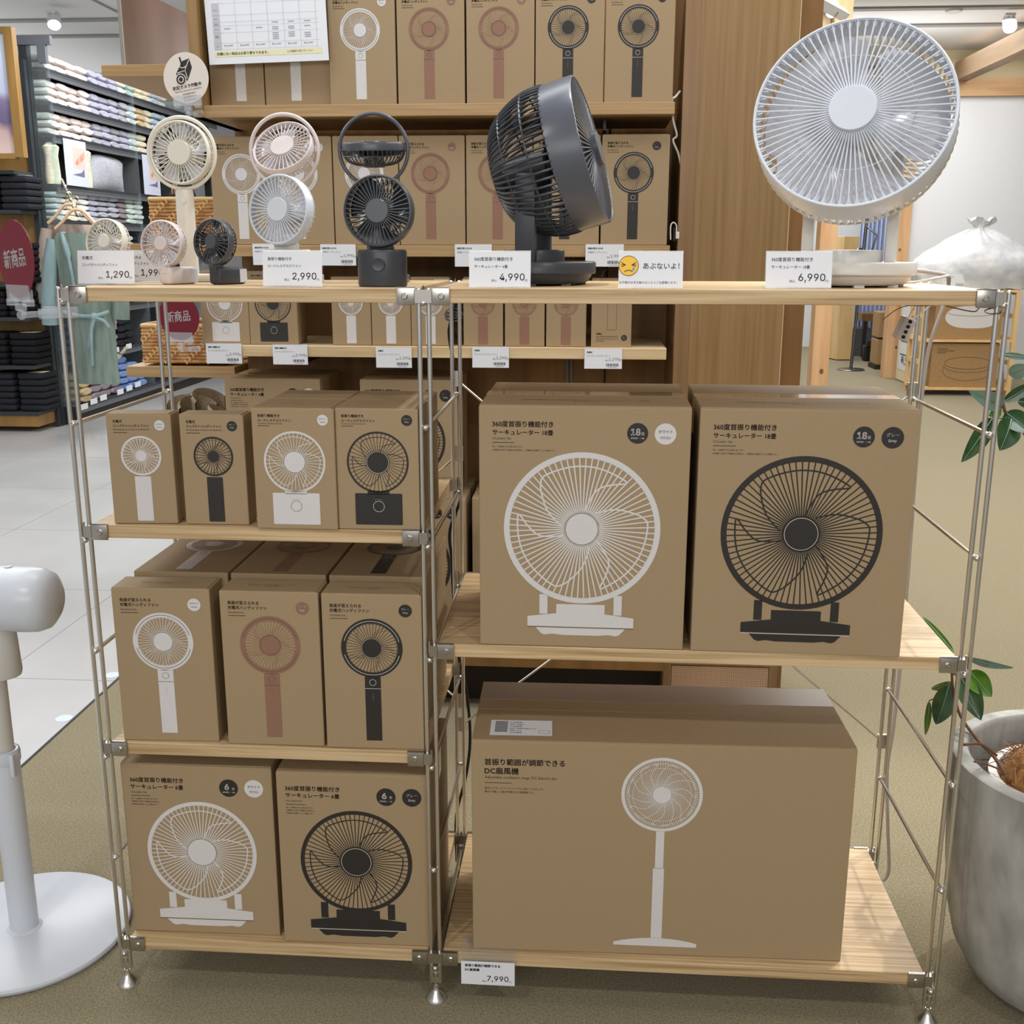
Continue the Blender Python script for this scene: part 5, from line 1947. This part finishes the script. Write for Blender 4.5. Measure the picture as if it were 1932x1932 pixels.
for sx in (-.3, .3):
    MB().box(sx-.02, sx+.02, -.08, -.04, 0, p.z-.04).build('leg', 'dark_void', t)
p = atz(1607, 672, 0)
tag(MB(T(p.x, p.y, 0)).box(-.05, .22, 0, .3, .0, .34).build('grey_case', 'fixture_grey'), 'grey square case on the far carpet behind the lamp stand', 'box')
p = atz(1641, 682, 0)
tag(MB(T(p.x, p.y, 0)).box(-.07, .07, 0, .14, .0, .19, .02).lathe([(.05, .18), (.05, .24), (1e-5, .25)], 16).build('black_device', 'black_rubber'), 'small black device on the far carpet beside the grey case', 'device')
struct(MB().box(1.6, 7.0, 13.6, 13.7, 0, 3.2).build('wall_back', 'wall_white'))
m = MB()
vs, fs = [], []
a, b = at(1622, 470, 12.6), at(1688, 470, 12.6)
for k in range(41):
    x = a.x+(b.x-a.x)*k/40
    y = 12.6+.03*math.sin(k*1.3)
    vs += [(x, y, .01), (x, y, 2.4), (x, y+.02, .01), (x, y+.02, 2.4)]
for k in range(40):
    q = 4*k
    fs += [(q, q+4, q+5, q+1), (q+2, q+3, q+7, q+6), (q+1, q+5, q+7, q+3), (q, q+2, q+6, q+4)]
m.add(vs, fs)
tag(m.build('curtain', 'drape_blue', None, True), 'pale blue curtain far behind the white circulator foot', 'curtain')
tag(MB(T(1.98, 4.55, 0)).box(0, .03, 0, .03, 0, .95, .004).build('white_rod', 'plastic_white'), 'white rod standing between the slim upright and the near timber post', 'rod')

# ------------------------------------------------------------------ ceiling fittings
def track_light(label, px, py, tilt, Y=None):
    p = at(px, py, Y) if Y else atz(px, py, 3.02)
    t = thing('track_spotlight', label, 'spotlight', tuple(p), group='track spotlights under the ceiling')
    MB().box(-.05, .03, -.02, .02, .12, .14).build('track_adapter', 'lamp_body', t)
    MB().tube([(0, 0, .13), (0, 0, .04)], .01, 8).build('stem', 'lamp_body', t, True)
    M = AXIS((0, 0, .03), tilt)
    q_ = .6 if Y else 1
    MB(M).lathe([(.02*q_, -.13*q_), (.05*q_, -.12*q_), (.056*q_, .0), (.05*q_, .0), (.045*q_, -.02)], 24).build('lamp_head', 'lamp_body', t, True)
    MB(M).lathe([(.048*q_, -.008), (1e-5, -.007)], 24).build('lamp_lens', 'lamp_glow', t)
    return t


track_light('track spotlight glowing above the clothes wall at upper left', 103, 55, (.25, -.6, -.75))
track_light('track spotlight at the top edge of the white circulator', 1569, 36, (-.1, -.7, -.7), 4.4)
track_light('track spotlight above the slanting beam at upper right', 1905, 60, (-.1, -.7, -.7))
a = at(1512, -14, 3.6)
b_ = at(1592, 28, 4.7)
tag(MB().tube([tuple(a), tuple(b_)], .035, 4).build('lighting_track', 'lamp_body'), 'white lighting track running into the brown beam above the circulator', 'track')
p = atz(1800, 15, 3.2)
tag(MB(T(p.x, p.y, 3.2)).lathe([(.07, 0), (.065, -.03), (.03, -.04), (1e-5, -.04)], 24).build('ceiling_sensor', 'lamp_body', None, True), 'small round ceiling sensor above the white circulator', 'sensor')
